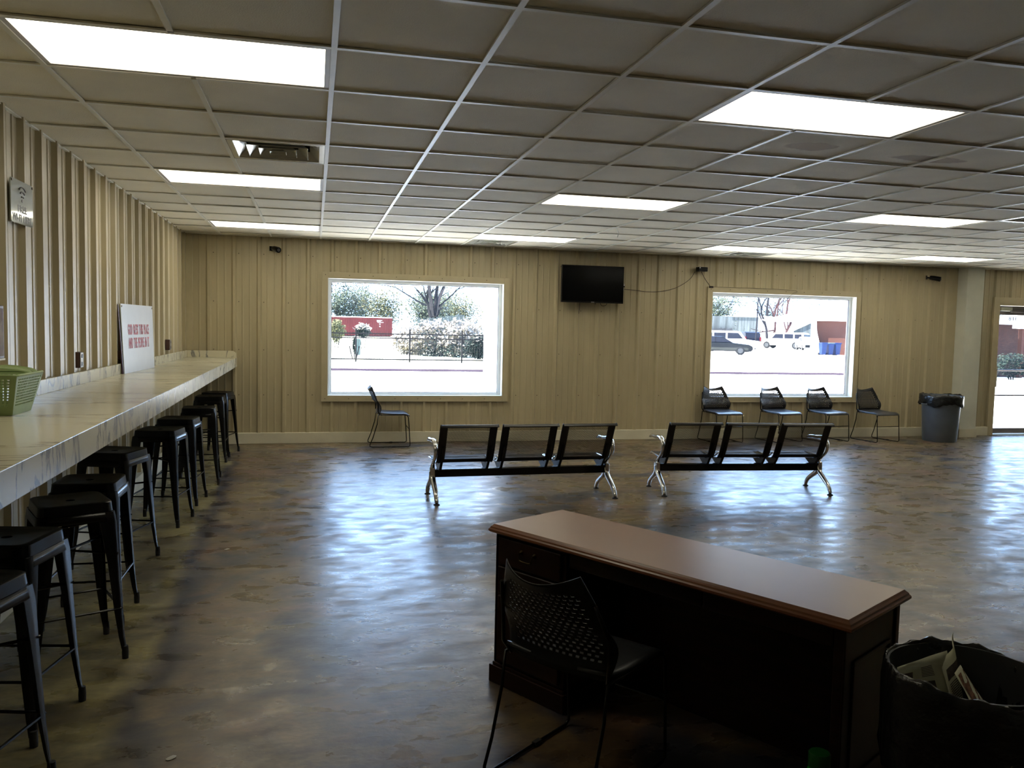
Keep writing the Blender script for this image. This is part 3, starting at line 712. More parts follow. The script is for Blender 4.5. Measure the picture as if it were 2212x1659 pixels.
# ------------------------------------------------------------------ waiting benches
def bench(label):
    t = thing('waiting_bench', label, 'bench', group='three-seat chrome and black waiting benches')
    Lh = 0.82
    m = MB(); m.box(-Lh-0.01, -0.025, 0.205, Lh+0.01, 0.035, 0.275); m.build('beam', 'blackmetal', t, bevel=0.004)
    path = [(-0.300, 0.690), (-0.282, 0.706), (-0.262, 0.700), (-0.235, 0.655), (-0.195, 0.57), (-0.150, 0.47), (-0.105, 0.385), (-0.075, 0.352), (-0.035, 0.338),
            (0.06, 0.335), (0.16, 0.345), (0.235, 0.358), (0.262, 0.352), (0.275, 0.335)]
    sp_ = smoothpath([(0, a, b) for a, b in path], 6)
    ls = [0]
    for i in range(1, len(sp_)): ls.append(ls[-1]+(sp_[i]-sp_[i-1]).length)
    tot = ls[-1]
    def at(v):
        q = v*tot
        for i in range(1, len(ls)):
            if ls[i] >= q-1e-9:
                f_ = (q-ls[i-1])/max(ls[i]-ls[i-1], 1e-9); return sp_[i-1].lerp(sp_[i], f_)
        return sp_[-1]
    shell = None
    for i, cxs in enumerate((-0.560, 0.0, 0.560)):
        if shell is None:
            m = MB(); wd = 0.255
            def sf(u, v):
                p = at(v); return ((u*2-1)*wd, p.y, p.z)
            def ins(u, v): return abs(u-0.5) < 0.375 and (0.09 < v < 0.50 or 0.57 < v < 0.93)
            m.perf(52, 96, sf, ins, 0.77)
            st_ = thing('seat', None, None); st_.parent = t; st_.location = (cxs, 0, 0)
            sh = m.build('seat_shell', 'mesh', st_, smooth=True)
            for sx_ in (-1, 1):
                m = MB(); x = sx_*wd
                m.tube([(x, q.y, q.z) for q in sp_[::2]], 0.005, 6)
                m.build('shell_rim', 'mesh', st_, smooth=True)
            m = MB(); m.tube([(-wd, at(0.0).y, at(0.0).z), (wd, at(0.0).y, at(0.0).z)], 0.006, 6); m.build('rolled_edge', 'mesh', st_, smooth=True)
            m = MB(); m.tube([(-wd, 0.275, 0.335), (wd, 0.275, 0.335)], 0.006, 6); m.build('rolled_edge', 'mesh', st_, smooth=True)
            for sx_ in (-1, 1):
                x = sx_*0.215
                m = MB(); m.prism([(-0.04, 0.262), (0.05, 0.262), (0.20, 0.335), (0.20, 0.343), (0.06, 0.330), (-0.03, 0.332), (-0.10, 0.375), (-0.17, 0.50), (-0.18, 0.50), (-0.12, 0.36)], x-0.012, x+0.012, lambda a, b, h: (h, a, b))
                m.build('bracket', 'blackmetal', st_, bevel=0.002)
                m = MB(); m.tube([(x+sx_*0.045, -0.10, 0.40), (x+sx_*0.05, -0.02, 0.352), (x+sx_*0.05, 0.20, 0.352), (x+sx_*0.05, 0.27, 0.345)], 0.007, 6); m.build('seat_side_trim', 'chrome', st_, smooth=True)
            shell = st_
        else: dup(shell, (cxs, 0, 0), parent=t)
    for sx_ in (-1, 1):
        x = sx_*(Lh+0.018)
        fr = thing('side_frame', None, None); fr.parent = t; fr.location = (x, 0, 0)
        m = MB()
        m.tube(smoothpath([(0, 0.0, 0.20), (0, -0.01, 0.24), (0, 0.0, 0.30), (0, -0.05, 0.345), (0, -0.125, 0.40), (0, -0.155, 0.46), (0, -0.13, 0.515), (0, -0.06, 0.540), (0, 0.06, 0.530), (0, 0.18, 0.525), (0, 0.26, 0.505)], 5),
               [0.026, 0.026, 0.026, 0.026, 0.026, 0.026, 0.026, 0.026, 0.026, 0.026, 0.024, 0.022, 0.020, 0.018, 0.018, 0.017, 0.017, 0.017, 0.017, 0.017, 0.017, 0.017, 0.018, 0.018, 0.019, 0.019, 0.020, 0.020, 0.021, 0.022, 0.023, 0.024, 0.025, 0.026, 0.026, 0.026, 0.026, 0.026, 0.026, 0.025, 0.024, 0.024, 0.023, 0.022, 0.021, 0.020, 0.018, 0.016, 0.014, 0.012, 0.010], 10, flat=0.75)
        m.build('armrest', 'chrome', fr, smooth=True, angle=80)
        for sy_ in (-1, 1):
            m = MB(); pts = smoothpath([(0, 0.0, 0.25), (0, sy_*0.03, 0.19), (0, sy_*0.12, 0.135), (0, sy_*0.20, 0.085), (0, sy_*0.235, 0.04), (0, sy_*0.243, 0.018)], 5)
            n = len(pts); m.tube(pts, [0.034-0.014*i/(n-1) for i in range(n)], 10, flat=0.8)
            lg = m.build('leg', 'chrome', fr, smooth=True, angle=80)
            m = MB(); m.lathe([(0.028, 0.0), (0.028, 0.006), (0.012, 0.014), (0.010, 0.03)], (0, sy_*0.243, 0), 14); m.build('foot_pad', 'rubber', lg, smooth=True)
        m = MB(); m.box(-0.020, -0.04, 0.19, 0.020, 0.05, 0.295); m.build('joint', 'chrome', fr, bevel=0.010, seg=3)
    return t
b0 = bench('three-seat black mesh bench with chrome legs, left one of the pair')
b0.location = (1.875, 7.285, 0); b0.rotation_euler = (0, 0, math.radians(1.8))
dup(b0, (4.085, 7.26, 0), math.radians(-5.6), 'three-seat black mesh bench with chrome legs, right one of the pair, turned slightly')

# ------------------------------------------------------------------ television, cameras, cables
t = thing('television', 'black flat television hung high on the tan wall between the windows', 'television', (0, 0, 0))
tvx0, tvx1, tvz0, tvz1 = 3.285, 4.190, 1.932, 2.444
m = MB(); m.box(tvx0, 10.80, tvz0, tvx1, 10.845, tvz1); m.build('housing', 'tvframe', t, bevel=0.006)
m = MB(); m.box(tvx0+0.012, 10.797, tvz0+0.022, tvx1-0.012, 10.8005, tvz1-0.012); m.build('screen', 'tvscreen', t)
m = MB(); m.box(3.715, 10.7955, tvz0+0.006, 3.760, 10.7995, tvz0+0.014); m.build('logo_badge', 'logo', t)
m = MB(); m.box(3.5, 10.846, 2.0, 3.95, 10.88, 2.3); m.tube([(3.72, 10.88, 2.15), (4.15, 10.92, 2.18), (4.24, 10.90, 2.18)], 0.014, 8); m.box(3.62, 10.88, 2.05, 3.82, 10.964, 2.25); m.build('wall_mount', 'tvframe', t)
m = MB(); m.box(4.19, 10.88, 2.185, 4.235, 10.95, 2.215); m.box(4.20, 10.885, 2.12, 4.225, 10.93, 2.165); m.build('mount_end', 'logo', t)
m = MB(); m.tube(smoothpath([(3.575, 10.87, 1.96), (3.575, 10.88, 1.86), (3.573, 10.90, 1.78)], 4), 0.003, 6); m.tube(smoothpath([(3.87, 10.87, 1.95), (3.90, 10.88, 1.90), (3.96, 10.88, 1.905), (3.98, 10.87, 1.95)], 5), 0.004, 6)
m.tube([(3.80, 10.87, 1.95), (3.80, 10.87, 1.915)], 0.006, 6); m.build('dangling_cable', 'wire', t, smooth=True)
# cable to the camera and on to the window corner
m = MB(); y = 10.958
m.tube(smoothpath([(4.235, 10.93, 2.14), (4.42, y, 2.135), (4.60, y, 2.118), (4.78, y, 2.125), (4.98, y, 2.165), (5.14, y, 2.235), (5.27, y, 2.33), (5.335, y, 2.43)], 5), 0.004, 6)
m.tube(smoothpath([(5.44, y, 2.43), (5.50, y, 2.33), (5.575, y-0.01, 2.235)], 4), 0.004, 6)
m.box(5.565, y-0.022, 2.205, 5.625, y-0.002, 2.232)
m.tube(smoothpath([(5.62, y-0.012, 2.222), (5.9, y-0.012, 2.219), (6.3, y-0.012, 2.224), (6.78, y-0.012, 2.217), (6.98, y-0.012, 2.205), (6.985, y-0.014, 2.18), (6.93, y-0.014, 2.165), (6.80, y-0.01, 2.05)], 4), 0.0022, 5)
tag(m.build('cable', 'wire', smooth=True), 'thin dark cable sagging from the television to the camera and over the right window', 'cable')
def seccam(loc, rz, label, boxy=False):
    t = thing('security_camera', label, 'security camera', loc, rz, 'small black wall cameras')
    m = MB(); m.box(-0.03, 0.0, -0.03, 0.03, 0.012, 0.03); m.tube([(0, 0.0, 0), (0, -0.05, -0.005)], 0.011, 8); m.build('bracket', 'tvframe', t, bevel=0.003)
    if boxy:
        m = MB(); m.box(-0.075, -0.13, -0.03, 0.075, -0.045, 0.032); m.build('housing', 'tvframe', t, bevel=0.008)
        m = MB(); m.box(-0.068, -0.132, 0.012, -0.050, -0.13, 0.028); m.build('indicator', 'logo', t)
    else:
        m = MB(); m.tube([(0, -0.04, 0.0), (0, -0.09, -0.008), (0, -0.19, -0.03)], [0.030, 0.036, 0.036], 14); m.build('housing', 'tvframe', t, smooth=True)
        m = MB(); m.lathe([(0.020, 0), (0.020, 0.004)], (0, 0, 0), 12)
        m.v = [(a, -0.192-c, -0.03+b) for a, b, c in m.v]; m.build('lens', 'gasket', t)
    return t
seccam((-0.535, 10.962, 2.505), math.radians(28), 'small black security camera near the back left corner, above the bar end')
seccam((5.39, 10.962, 2.46), math.radians(8), 'black box camera with cables between the television and the right window', True)
seccam((9.27, 10.962, 2.485), math.radians(40), 'small black security camera at the right, next to the white column')

# ------------------------------------------------------------------ left wall fittings
def outlet(y0, y1, z0, z1, label, n=0):
    t = thing('outlet', label, 'electrical outlet', (XL+0.002, (y0+y1)/2, (z0+z1)/2))
    h = (y1-y0)/2; v = (z1-z0)/2
    m = MB(); m.box(0, -h, -v, 0.045, h, v); m.build('box', 'outlet', t, bevel=0.004)
    m = MB(); m.box(0.045, -h*0.9, -v*0.95, 0.050, h*0.9, v*0.95); m.build('cover_plate', 'outletface', t, bevel=0.002)
    for s_ in (-0.5, 0.5):
        m = MB(); m.box(0.050, -0.012, s_*v-0.013, 0.053, 0.012, s_*v+0.013); m.build('socket', 'gasket', t, bevel=0.002)
outlet(6.10, 6.18, 1.222, 1.330, 'metal electrical outlet box on the ribbed wall, left of the white sign')
outlet(7.36, 7.43, 1.225, 1.30, 'small metal outlet box half hidden beside the left edge of the white sign')
outlet(9.66, 9.75, 1.235, 1.35, 'metal outlet box on the ribbed wall beyond the white sign')

sg = thing('sign', 'white board with red lettering leaning on the wall at the back of the bar', 'sign')
BL, BR_, TR_, TL = Vector((-1.522, 7.305, H1+0.001)), Vector((-1.478, 8.353, H1+0.001)), Vector((-1.495, 8.353, 1.690)), Vector((-1.560, 7.36, 1.690))
def sgn(u, v, o=0.0):
    p = BL.lerp(BR_, u).lerp(TL.lerp(TR_, u), v); return (p.x+o, p.y, p.z)
m = MB(); m.grid(8, 6, lambda u, v: sgn(u, v)); m.grid(8, 6, lambda u, v: sgn(u, 1-v, -0.006)); 
m.add([sgn(0, 0), sgn(1, 0), sgn(1, 0, -.006), sgn(0, 0, -.006), sgn(0, 1), sgn(1, 1), sgn(1, 1, -.006), sgn(0, 1, -.006)], [(0, 3, 2, 1), (4, 5, 6, 7), (0, 4, 7, 3), (1, 2, 6, 5)])
m.build('board', 'signwhite', sg)
for txt, v in (('GOD BLESS THIS PLACE', 0.585), ('AND THE PEOPLE IN IT', 0.385)):
    p = Vector(sgn(0.50, v-0.03, 0.0015)); ex = (Vector(sgn(0.9, v))-Vector(sgn(0.1, v))).normalized(); ey = (Vector(sgn(0.5, 0.9))-Vector(sgn(0.5, 0.1))).normalized(); ez = ex.cross(ey)
    mt = Matrix(((ex.x, ey.x, ez.x, p.x), (ex.y, ey.y, ez.y, p.y), (ex.z, ey.z, ez.z, p.z), (0, 0, 0, 1)))
    text_mesh(txt, 0.125, 'signred', 'lettering', sg, mt, bold=0.0022, sx=0.46)
for u_ in (0.02, 0.975):
    p = sgn(u_, 0.965, 0.002); m = MB(); m.lathe([(0.009, 0), (0.009, 0.003)], (0, 0, 0), 10); m.v = [(p[0]+c, p[1]+a, p[2]+b) for a, b, c in m.v]; m.build('grommet', 'outletface', sg)
m = MB(); m.hexa([(-1.540, 7.285, H1+0.001), (-1.540, 7.303, H1+0.001), (-1.529, 7.303, H1+0.001), (-1.529, 7.285, H1+0.001)], [(-1.566, 7.275, 1.682), (-1.566, 7.30, 1.682), (-1.563, 7.30, 1.682), (-1.563, 7.275, 1.682)])
tag(m.build('gap_shadow_strip', 'maroon'), 'narrow dark maroon strip standing in for the shadowed gap and purple edge at the left of the white lettered sign', 'board')  # dark strip stands in for the shaded gap and purple edge by the sign

wf = thing('wifi_sign', 'glossy grey sign with a signal symbol, high on the left wall', 'sign')
X0 = XL+0.034; wy0, wy1, wz0, wz1 = 4.975, 5.325, 2.075, 2.300
wy0, wy1, wz0, wz1 = 4.87, 5.215, 2.064, 2.297
m = MB(); m.prism(roundpoly([(wy0, wz0), (wy1, wz0), (wy1, wz1), (wy0, wz1)], 0.02, 4), X0, X0+0.006, lambda a, b, h: (h, a, b)); m.build('plate', 'wifi', wf)
mt = lambda y, z: Matrix(((0, 0, 1, X0+0.0065), (1, 0, 0, y), (0, 1, 0, z), (0, 0, 0, 1)))
ym = (wy0+wy1)/2
text_mesh('FREE', 0.052, 'wifiink', 'lettering', wf, mt(ym, wz0+0.063), sx=1.25, extrude=0.0004, bold=0.0016)
text_mesh('WI-FI HERE', 0.052, 'wifiink', 'lettering', wf, mt(ym, wz0+0.014), sx=1.05, extrude=0.0004, bold=0.0016)
m = MB()
for r_ in (0.024, 0.048, 0.072):
    m.tube([(X0+0.007, ym+r_*1.1*math.sin(a), wz0+0.128+r_*math.cos(a)) for a in [i*0.17-0.68 for i in range(9)]], 0.0042, 6, flat=1.0)
m.lathe([(0.008, 0), (0.008, 0.002)], (0, 0, 0), 10); m.v[-20:] = [(X0+0.006+c, ym+a*1.1, wz0+0.128+b) for a, b, c in m.v[-20:]]
m.build('signal_symbol', 'wifiink', wf)
for (a_, b_) in ((wy0+0.012, wz1-0.012), (wy1-0.012, wz1-0.012)):
    m = MB(); m.lathe([(0.007, 0), (0.007, 0.005)], (0, 0, 0), 8); m.v = [(X0+0.006+c, a_+a, b_+b) for a, b, c in m.v]; m.build('screw', 'screw', wf)

pc = thing('framed_poster', 'dark framed picture cut by the left edge, above the green basket', 'picture')
m = MB(); X1 = XL+0.034; m.box(X1, 4.30, 1.345, X1+0.012, 4.715, 1.615); m.build('frame', 'maroon', pc, bevel=0.003)
m = MB(); m.box(X1+0.012, 4.32, 1.357, X1+0.014, 4.700, 1.60); m.build('print', 'poster', pc)
m = MB(); m.box(X1, 4.30, 1.336, X1+0.016, 4.715, 1.345); m.build('bottom_edge', 'base', pc)

# ------------------------------------------------------------------ green basket
bk = thing('basket', 'green perforated plastic basket with a handle at the near end of the bar', 'basket', (-1.415, 4.24, H1+0.001), math.radians(0))
bw_, bl_, tw_, tl_, bh_ = 0.085, 0.125, 0.125, 0.185, 0.185
def side(i):
    cb = [(bw_, -bl_), (bw_, bl_), (-bw_, bl_), (-bw_, -bl_)]; ct_ = [(tw_, -tl_), (tw_, tl_), (-tw_, tl_), (-tw_, -tl_)]
    a, b = cb[i], cb[(i+1) % 4]; c, d = ct_[i], ct_[(i+1) % 4]
    def f(u, v):
        z = 0.002+v*(bh_-0.002)
        x = (a[0]*(1-u)+b[0]*u)*(1-v)+(c[0]*(1-u)+d[0]*u)*v; y = (a[1]*(1-u)+b[1]*u)*(1-v)+(c[1]*(1-u)+d[1]*u)*v
        return (x, y, z)
    return f
for i in range(4):
    m = MB(); nu = 16 if i % 2 == 0 else 11
    def rect_perf(mb, nu, nv, f):
        for jj in range(nv):
            for ii in range(nu):
                u0, u1, v0, v1 = ii/nu, (ii+1)/nu, jj/nv, (jj+1)/nv
                P = [f(u0, v0), f(u1, v0), f(u1, v1), f(u0, v1)]
                if 3 <= jj < nv-1 and 0 < ii < nu-1:
                    du, dv = 0.20/nu, 0.20/nv; Q = [f(u0+du, v0+dv), f(u1-du, v0+dv), f(u1-du, v1-dv), f(u0+du, v1-dv)]
                    mb.add(P+Q, [(0, 1, 5, 4), (1, 2, 6, 5), (2, 3, 7, 6), (3, 0, 4, 7)])
                else: mb.add(P, [(0, 1, 2, 3)])
    rect_perf(m, nu, 14, side(i)); m.build('side_panel', 'basket', bk, solid=0.003)
m = MB(); m.box(-bw_, -bl_, 0, bw_, bl_, 0.004); m.build('bottom', 'basket', bk)
m = MB(); R_ = roundpoly([(tw_, -tl_), (tw_, tl_), (-tw_, tl_), (-tw_, -tl_)], 0.02, 3); m.tube([(a, b, bh_) for a, b in R_], 0.006, 6, closed=True); m.build('rim', 'basket', bk, smooth=True)
m = MB(); hp = [(-tw_+0.0, -0.075, bh_), (-tw_*0.8, -0.07, bh_+0.015), (-tw_*0.2, -0.05, bh_+0.028), (tw_*0.3, -0.03, bh_+0.028), (tw_*0.85, -0.01, bh_+0.015), (tw_, 0.0, bh_)]
m.tube(smoothpath(hp, 4), 0.013, 8, flat=0.4); m.build('handle', 'basket', bk, smooth=True)
m = MB(); hp = [(-tw_+0.0, 0.075, bh_), (-tw_*0.8, 0.07, bh_+0.012), (-tw_*0.2, 0.06, bh_+0.025), (tw_*0.3, 0.06, bh_+0.025), (tw_*0.85, 0.07, bh_+0.012), (tw_, 0.075, bh_)]
m.tube(smoothpath(hp, 4), 0.013, 8, flat=0.4); m.build('handle', 'basket', bk, smooth=True)

# ------------------------------------------------------------------ desk
dk = thing('desk', 'dark cherry wood kneehole desk in the foreground with moulded top', 'desk', (0.743, 3.449, 0), math.radians(-59.2))
DL, DD, DH = 1.598, 0.478, 0.702
m = MB()
prof = [(0.030, -0.036), (0.006, -0.036), (0.0, -0.030), (0.0, -0.022), (0.005, -0.017), (0.007, -0.011), (0.013, -0.006), (0.018, 0.0)]
rings = [[(i, i, DH+z), (DL-i, i, DH+z), (DL-i, DD-i, DH+z), (i, DD-i, DH+z)] for i, z in prof]
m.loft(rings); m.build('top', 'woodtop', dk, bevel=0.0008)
PW = 0.40; ins_ = 0.028; zt = DH-0.036
def pedestal(x0, mirror, name):
    p = thing(name, None, None); p.parent = dk; p.location = (x0, 0, 0)
    x1 = PW
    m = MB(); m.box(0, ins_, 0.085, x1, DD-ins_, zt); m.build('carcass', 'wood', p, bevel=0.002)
    m = MB(); m.box(-0.02, ins_-0.022, 0, x1+0.02, DD-ins_+0.022, 0.078); m.box(-0.010, ins_-0.011, 0.078, x1+0.010, DD-ins_+0.011, 0.090); m.build('plinth', 'wood', p, bevel=0.003)
    zz = [(0.105, 0.395), (0.405, 0.525), (0.535, 0.652)] if not mirror else [(0.105, 0.375), (0.385, 0.515), (0.525, 0.652)]
    for (a, b) in zz:
        m = MB(); m.box(0.018, ins_-0.016, a, x1-0.018, ins_-0.0005, b); d = m.build('drawer', 'wood', p, bevel=0.006, seg=3)
        zc = (a+b)/2+0.004; xc = x1/2
        m = MB()
        for sx_ in (-1, 1):
            m.lathe([(0.011, 0), (0.009, 0.004), (0.004, 0.012), (0.005, 0.016)], (0, 0, 0), 10)
            k_ = len(m.v)-40; m.v[k_:] = [(xc+sx_*0.038+q[0], ins_-0.016-q[2], zc+0.014+q[1]) for q in m.v[k_:]]
        m.tube(smoothpath([(xc-0.038, ins_-0.031, zc+0.012), (xc-0.036, ins_-0.034, zc-0.008), (xc-0.024, ins_-0.034, zc-0.017), (xc+0.024, ins_-0.034, zc-0.017), (xc+0.036, ins_-0.034, zc-0.008), (xc+0.038, ins_-0.031, zc+0.012)], 3), 0.0035, 6)
        m.build('handle', 'brass', d, smooth=True)
    # raised panel mouldings on the outer side
    xs_ = x1 if mirror else 0.0; sg_ = 1 if mirror else -1
    m = MB(); a0, a1, b0_, b1 = 0.085, DD-0.085, 0.15, 0.575; q = 0.012
    for (y0_, y1_, z0_, z1_) in ((a0, a1, b1-0.018, b1), (a0, a1, b0_, b0_+0.018), (a0, a0+0.018, b0_+0.018, b1-0.018), (a1-0.018, a1, b0_+0.018, b1-0.018)):
        m.box(min(xs_, xs_+sg_*0.007), y0_, z0_, max(xs_, xs_+sg_*0.007), y1_, z1_)
    m.build('panel_moulding', 'wood', p, bevel=0.002)
    for (y0_) in (ins_-0.004, DD-ins_-0.026):
        m = MB(); m.box(min(xs_, xs_+sg_*0.008), y0_, 0.09, max(xs_, xs_+sg_*0.008), y0_+0.03, zt-0.001); m.build('corner_post', 'wood', p, bevel=0.003)
pedestal(ins_+0.006, False, 'pedestal')
ux0 = ins_+0.006+PW; ux1 = DL-ins_-0.006
m = MB(); m.box(ux0, DD-ins_-0.03, 0.0, ux1-0.032, DD-ins_-0.008, zt); m.build('modesty_panel', 'wood', dk)
ep = thing('end_panel', None, None); ep.parent = dk
m = MB(); m.box(ux1-0.030, ins_, 0.078, ux1, DD-ins_, zt); m.build('panel', 'wood', ep, bevel=0.002)
m = MB(); m.box(ux1-0.05, ins_-0.02, 0, ux1+0.02, DD-ins_+0.02, 0.078); m.build('plinth', 'wood', ep, bevel=0.004)
m = MB(); a0, a1, b0_, b1 = 0.10, DD-0.085, 0.15, 0.545
for (y0_, y1_, z0_, z1_) in ((a0, a1, b1-0.012, b1), (a0, a1, b0_, b0_+0.012), (a0, a0+0.012, b0_+0.012, b1-0.012), (a1-0.012, a1, b0_+0.012, b1-0.012)):
    m.box(ux1, y0_, z0_, ux1+0.007, y1_, z1_)
m.build('panel_moulding', 'wood', ep, bevel=0.002)
for y0_ in (ins_-0.004, DD-ins_-0.026):
    m = MB(); m.box(ux1, y0_, 0.079, ux1+0.008, y0_+0.03, zt-0.001); m.build('corner_post', 'wood', ep, bevel=0.003)
m = MB(); m.box(ux0+0.004, ins_+0.012, 0.597, ux0+0.62, ins_+0.03, zt-0.008); m.build('drawer', 'wood', dk, bevel=0.005, seg=3)
m = MB(); m.box(ux0+0.63, ins_+0.006, 0.595, ux1-0.035, ins_+0.026, zt-0.008); m.build('drawer', 'wood', dk, bevel=0.006, seg=3)

# ------------------------------------------------------------------ bins
def wob(seed, amp, z_lo):
    def f(a, z):
        q = 0
        if z > z_lo: q = amp*(math.sin(a*5+seed)*0.5+math.sin(a*11+seed*2.3+z*20)*0.3+math.sin(a*17+seed*3.1-z*35)*0.25+math.sin(a*29+z*60)*0.15)
        return 1+q
    return f
def rubbish_bin(name, loc, label, r, h, bmat, seed, drop):
    t = thing(name, label, 'rubbish bin', loc)
    m = MB(); m.lathe([(r*0.80, 0.0), (r*0.83, 0.02), (r*0.95, h*0.90), (r*0.955, h*0.91), (r*1.0, h*0.915), (r*1.0, h*0.99), (r*0.97, h*0.99), (r*0.92, h*0.9), (r*0.80, 0.03)], n=36); m.build('body', bmat, t, smooth=True)
    for s_ in ((-1, 1) if drop < 0.4 else ()):
        m = MB(); m.tube(smoothpath([(s_*r*0.96, -0.05, h*0.80), (s_*r*1.10, -0.04, h*0.80), (s_*r*1.10, 0.04, h*0.80), (s_*r*0.96, 0.05, h*0.80)], 4), 0.009, 6); m.build('handle', bmat, t, smooth=True)
    m = MB(); rr = random.Random(seed)
    prof = [(r*0.70, h*0.35), (r*0.86, h*0.6), (r*0.93, h*0.85), (r*0.97, h*0.96), (r*1.0, h*1.0), (r*1.035, h*1.0), (r*1.06, h*0.97), (r*1.065, h*0.92), (r*1.05, h*(1-drop*0.6)), (r*1.06, h*(1-drop*0.85)), (r*1.02, h*(1-drop))]
    dz = {}
    n_ = 96
    vs = []; fs = []
    for i, (rad, z) in enumerate(prof):
        for k in range(n_):
            a = 2*math.pi*k/n_
            q = 1+(0.014 if i < 9 else 0.03)*(math.sin(a*5+seed)+0.6*math.sin(a*13+i*1.3+seed)+0.5*math.sin(a*23-i*2.1)+0.4*math.sin(a*37+i))
            zz = z+h*(0.012*math.sin(a*3+seed)+0.008*math.sin(a*9+seed*2)+0.006*math.sin(a*21+i)) if i > 2 else z
            if i >= 9: zz += h*0.03*math.sin(a*4+seed*1.7)
            vs.append((rad*q*math.cos(a), rad*q*math.sin(a), zz))
    for i in range(len(prof)-1):
        for k in range(n_): fs.append((i*n_+k, i*n_+(k+1) % n_, (i+1)*n_+(k+1) % n_, (i+1)*n_+k))
    m.add(vs, fs); m.lathe([(r*0.70, h*0.35), (0.01, h*0.33)], n=24, cap=False)
    m.build('liner', 'bag', t, smooth=True, angle=180)
    return t
rubbish_bin('rubbish_bin', (9.20, 10.44, 0), 'grey round bin with black liner standing beside the white column', 0.285, 0.70, 'bin', 1.3, 0.22)
nb = rubbish_bin('rubbish_bin', (1.845, 1.925, 0), 'black-lined bin with crumpled paper in it, lower right corner beside the desk', 0.218, 0.60, 'binnear', 4.1, 0.50)
m = MB(); m.add([(0, 0, 0), (0.03, 0.004, 0.004), (0.045, -0.004, -0.008), (0.02, -0.01, -0.012)], [(0, 1, 2, 3)]); o = m.build('pull_tie', 'bluetag', nb, solid=0.003); o.location = (0.0, -0.245, 0.47)

# crumpled printed flyer in the near bin
pp = thing('crumpled_flyer', 'crumpled cream printed flyer sticking out of the near bin', 'paper', (1.775, 1.950, 0.015))
def sheet(p0, p1, p2, p3, bend, nrm):
    p0, p1, p2, p3 = map(Vector, (p0, p1, p2, p3)); nrm = Vector(nrm)
    def f(u, v, o=0.0):
        p = p0.lerp(p1, u).lerp(p3.lerp(p2, u), v)
        return tuple(p+nrm*(bend*math.sin(math.pi*u)*(0.4+0.6*v)+0.006*math.sin(9*u+4*v)+o))
    return f
nv_ = (0.25, -0.8, 0.5)
f1 = sheet((-0.155, -0.015, 0.47), (0.045, -0.055, 0.44), (0.050, 0.045, 0.615), (-0.125, 0.030, 0.585), -0.012, nv_)
f2 = sheet((-0.02, -0.075, 0.45), (0.055, -0.03, 0.46), (0.095, 0.075, 0.655), (0.030, 0.040, 0.585), 0.02, nv_)
f3 = sheet((0.00, -0.125, 0.50), (0.05, -0.145, 0.50), (0.062, 0.0, 0.585), (0.035, -0.01, 0.575), 0.01, (0.5, 0, 0.8))
for f_, nm in ((f1, 'sheet'), (f2, 'sheet'), (f3, 'sheet')):
    m = MB(); m.grid(12, 10, f_); m.build(nm, 'paper', pp, smooth=True, solid=0.0008)
m = MB()
def patch(f_, a, b, c, d, mi=0): m.grid(4, 4, lambda u, v: f_(a+(b-a)*u, c+(d-c)*v, 0.0015), mi)
patch(f1, 0.12, 0.32, 0.40, 0.82); patch(f1, 0.50, 0.66, 0.40, 0.62); patch(f2, 0.15, 0.6, 0.62, 0.80); patch(f1, 0.45, 0.72, 0.12, 0.28, 1); patch(f3, 0.15, 0.8, 0.05, 0.9, 1)
for q in range(7): patch(f1, 0.46, 0.70, 0.70+q*0.025, 0.71+q*0.025)
for q in range(14): patch(f2, 0.2, 0.85, 0.10+q*0.034, 0.115+q*0.034)
m.build('print', ['ink', 'ink2'], pp)

# green bottle at the bottom edge
bt = thing('green_bottle', 'bright green plastic bottle on the floor in front of the desk, at the bottom edge', 'bottle', (1.512, 2.132, 0))
m = MB(); m.lathe([(0.034, 0), (0.038, 0.01), (0.038, 0.19), (0.036, 0.215), (0.032, 0.235)], n=24); m.build('body', 'greenbottle', bt, smooth=True)
m = MB(); m.lathe([(0.033, 0.235), (0.033, 0.275), (0.030, 0.28)], n=24); m.build('cap', 'greencap', bt, smooth=True)

# debris on the floor
for (x, y, s_, lab) in ((-0.489, 3.018, 0.016, 'pale chip of debris on the floor near the lower left corner'), (-0.577, 5.82, 0.016, 'pale speck on the floor beside the middle bar stools')):
    m = MB(); m.lathe([(s_*0.8, 0), (s_, 0.002), (s_*0.5, 0.005)], n=9, wob=lambda a, z: 1+0.3*math.sin(2*a)); o = m.build('floor_debris', 'pebble', smooth=True); o.location = (x, y, 0.0005); tag(o, lab, 'debris')

# ------------------------------------------------------------------ outdoors
G = -0.15
m = MB(); m.box(-60, 11.2, G-0.2, 160, 31.0, G); struct(m.build('ground_paving', 'concrete'), 'pale sunlit paving outside')
m = MB(); m.box(-60, 31.0, G-0.2, 160, 32.4, G+0.02); struct(m.build('kerb', 'kerb'), 'grey kerb line across the lot')
m = MB(); m.box(-60, 32.4, G-0.2, 13, 240, G); struct(m.build('ground_lawn', 'grass'), 'bright lawn')
m = MB(); m.box(13, 32.4, G-0.2, 160, 240, G+0.001); struct(m.build('ground_lot', 'concrete'), 'pale car park')
# fence
fe = thing('metal_fence', 'thin black metal fence across the lawn outside the left window', 'fence', (0, 38.6, G))
m = MB(); m.box(-4, -0.02, 1.10, 10.2, 0.02, 1.15); m.box(-4, -0.02, 1.30, 10.2, 0.02, 1.35); m.box(-4, -0.02, 0.10, 10.2, 0.02, 0.16); m.build('rail', 'fence', fe)
for i in range(-1, 4):
    m = MB(); m.box(1.86-0.03+(i)*2.49, -0.04, 0, 1.86+0.04+(i)*2.49, 0.04, 1.55); m.build('post', 'fence', fe)
m = MB(); x = -3.9
while x < 10.1: m.box(x-0.007, -0.007, 0.10, x+0.007, 0.007, 1.42); x += 0.125
tag(m.build('picket', 'fence', fe), None, None, kind='stuff')
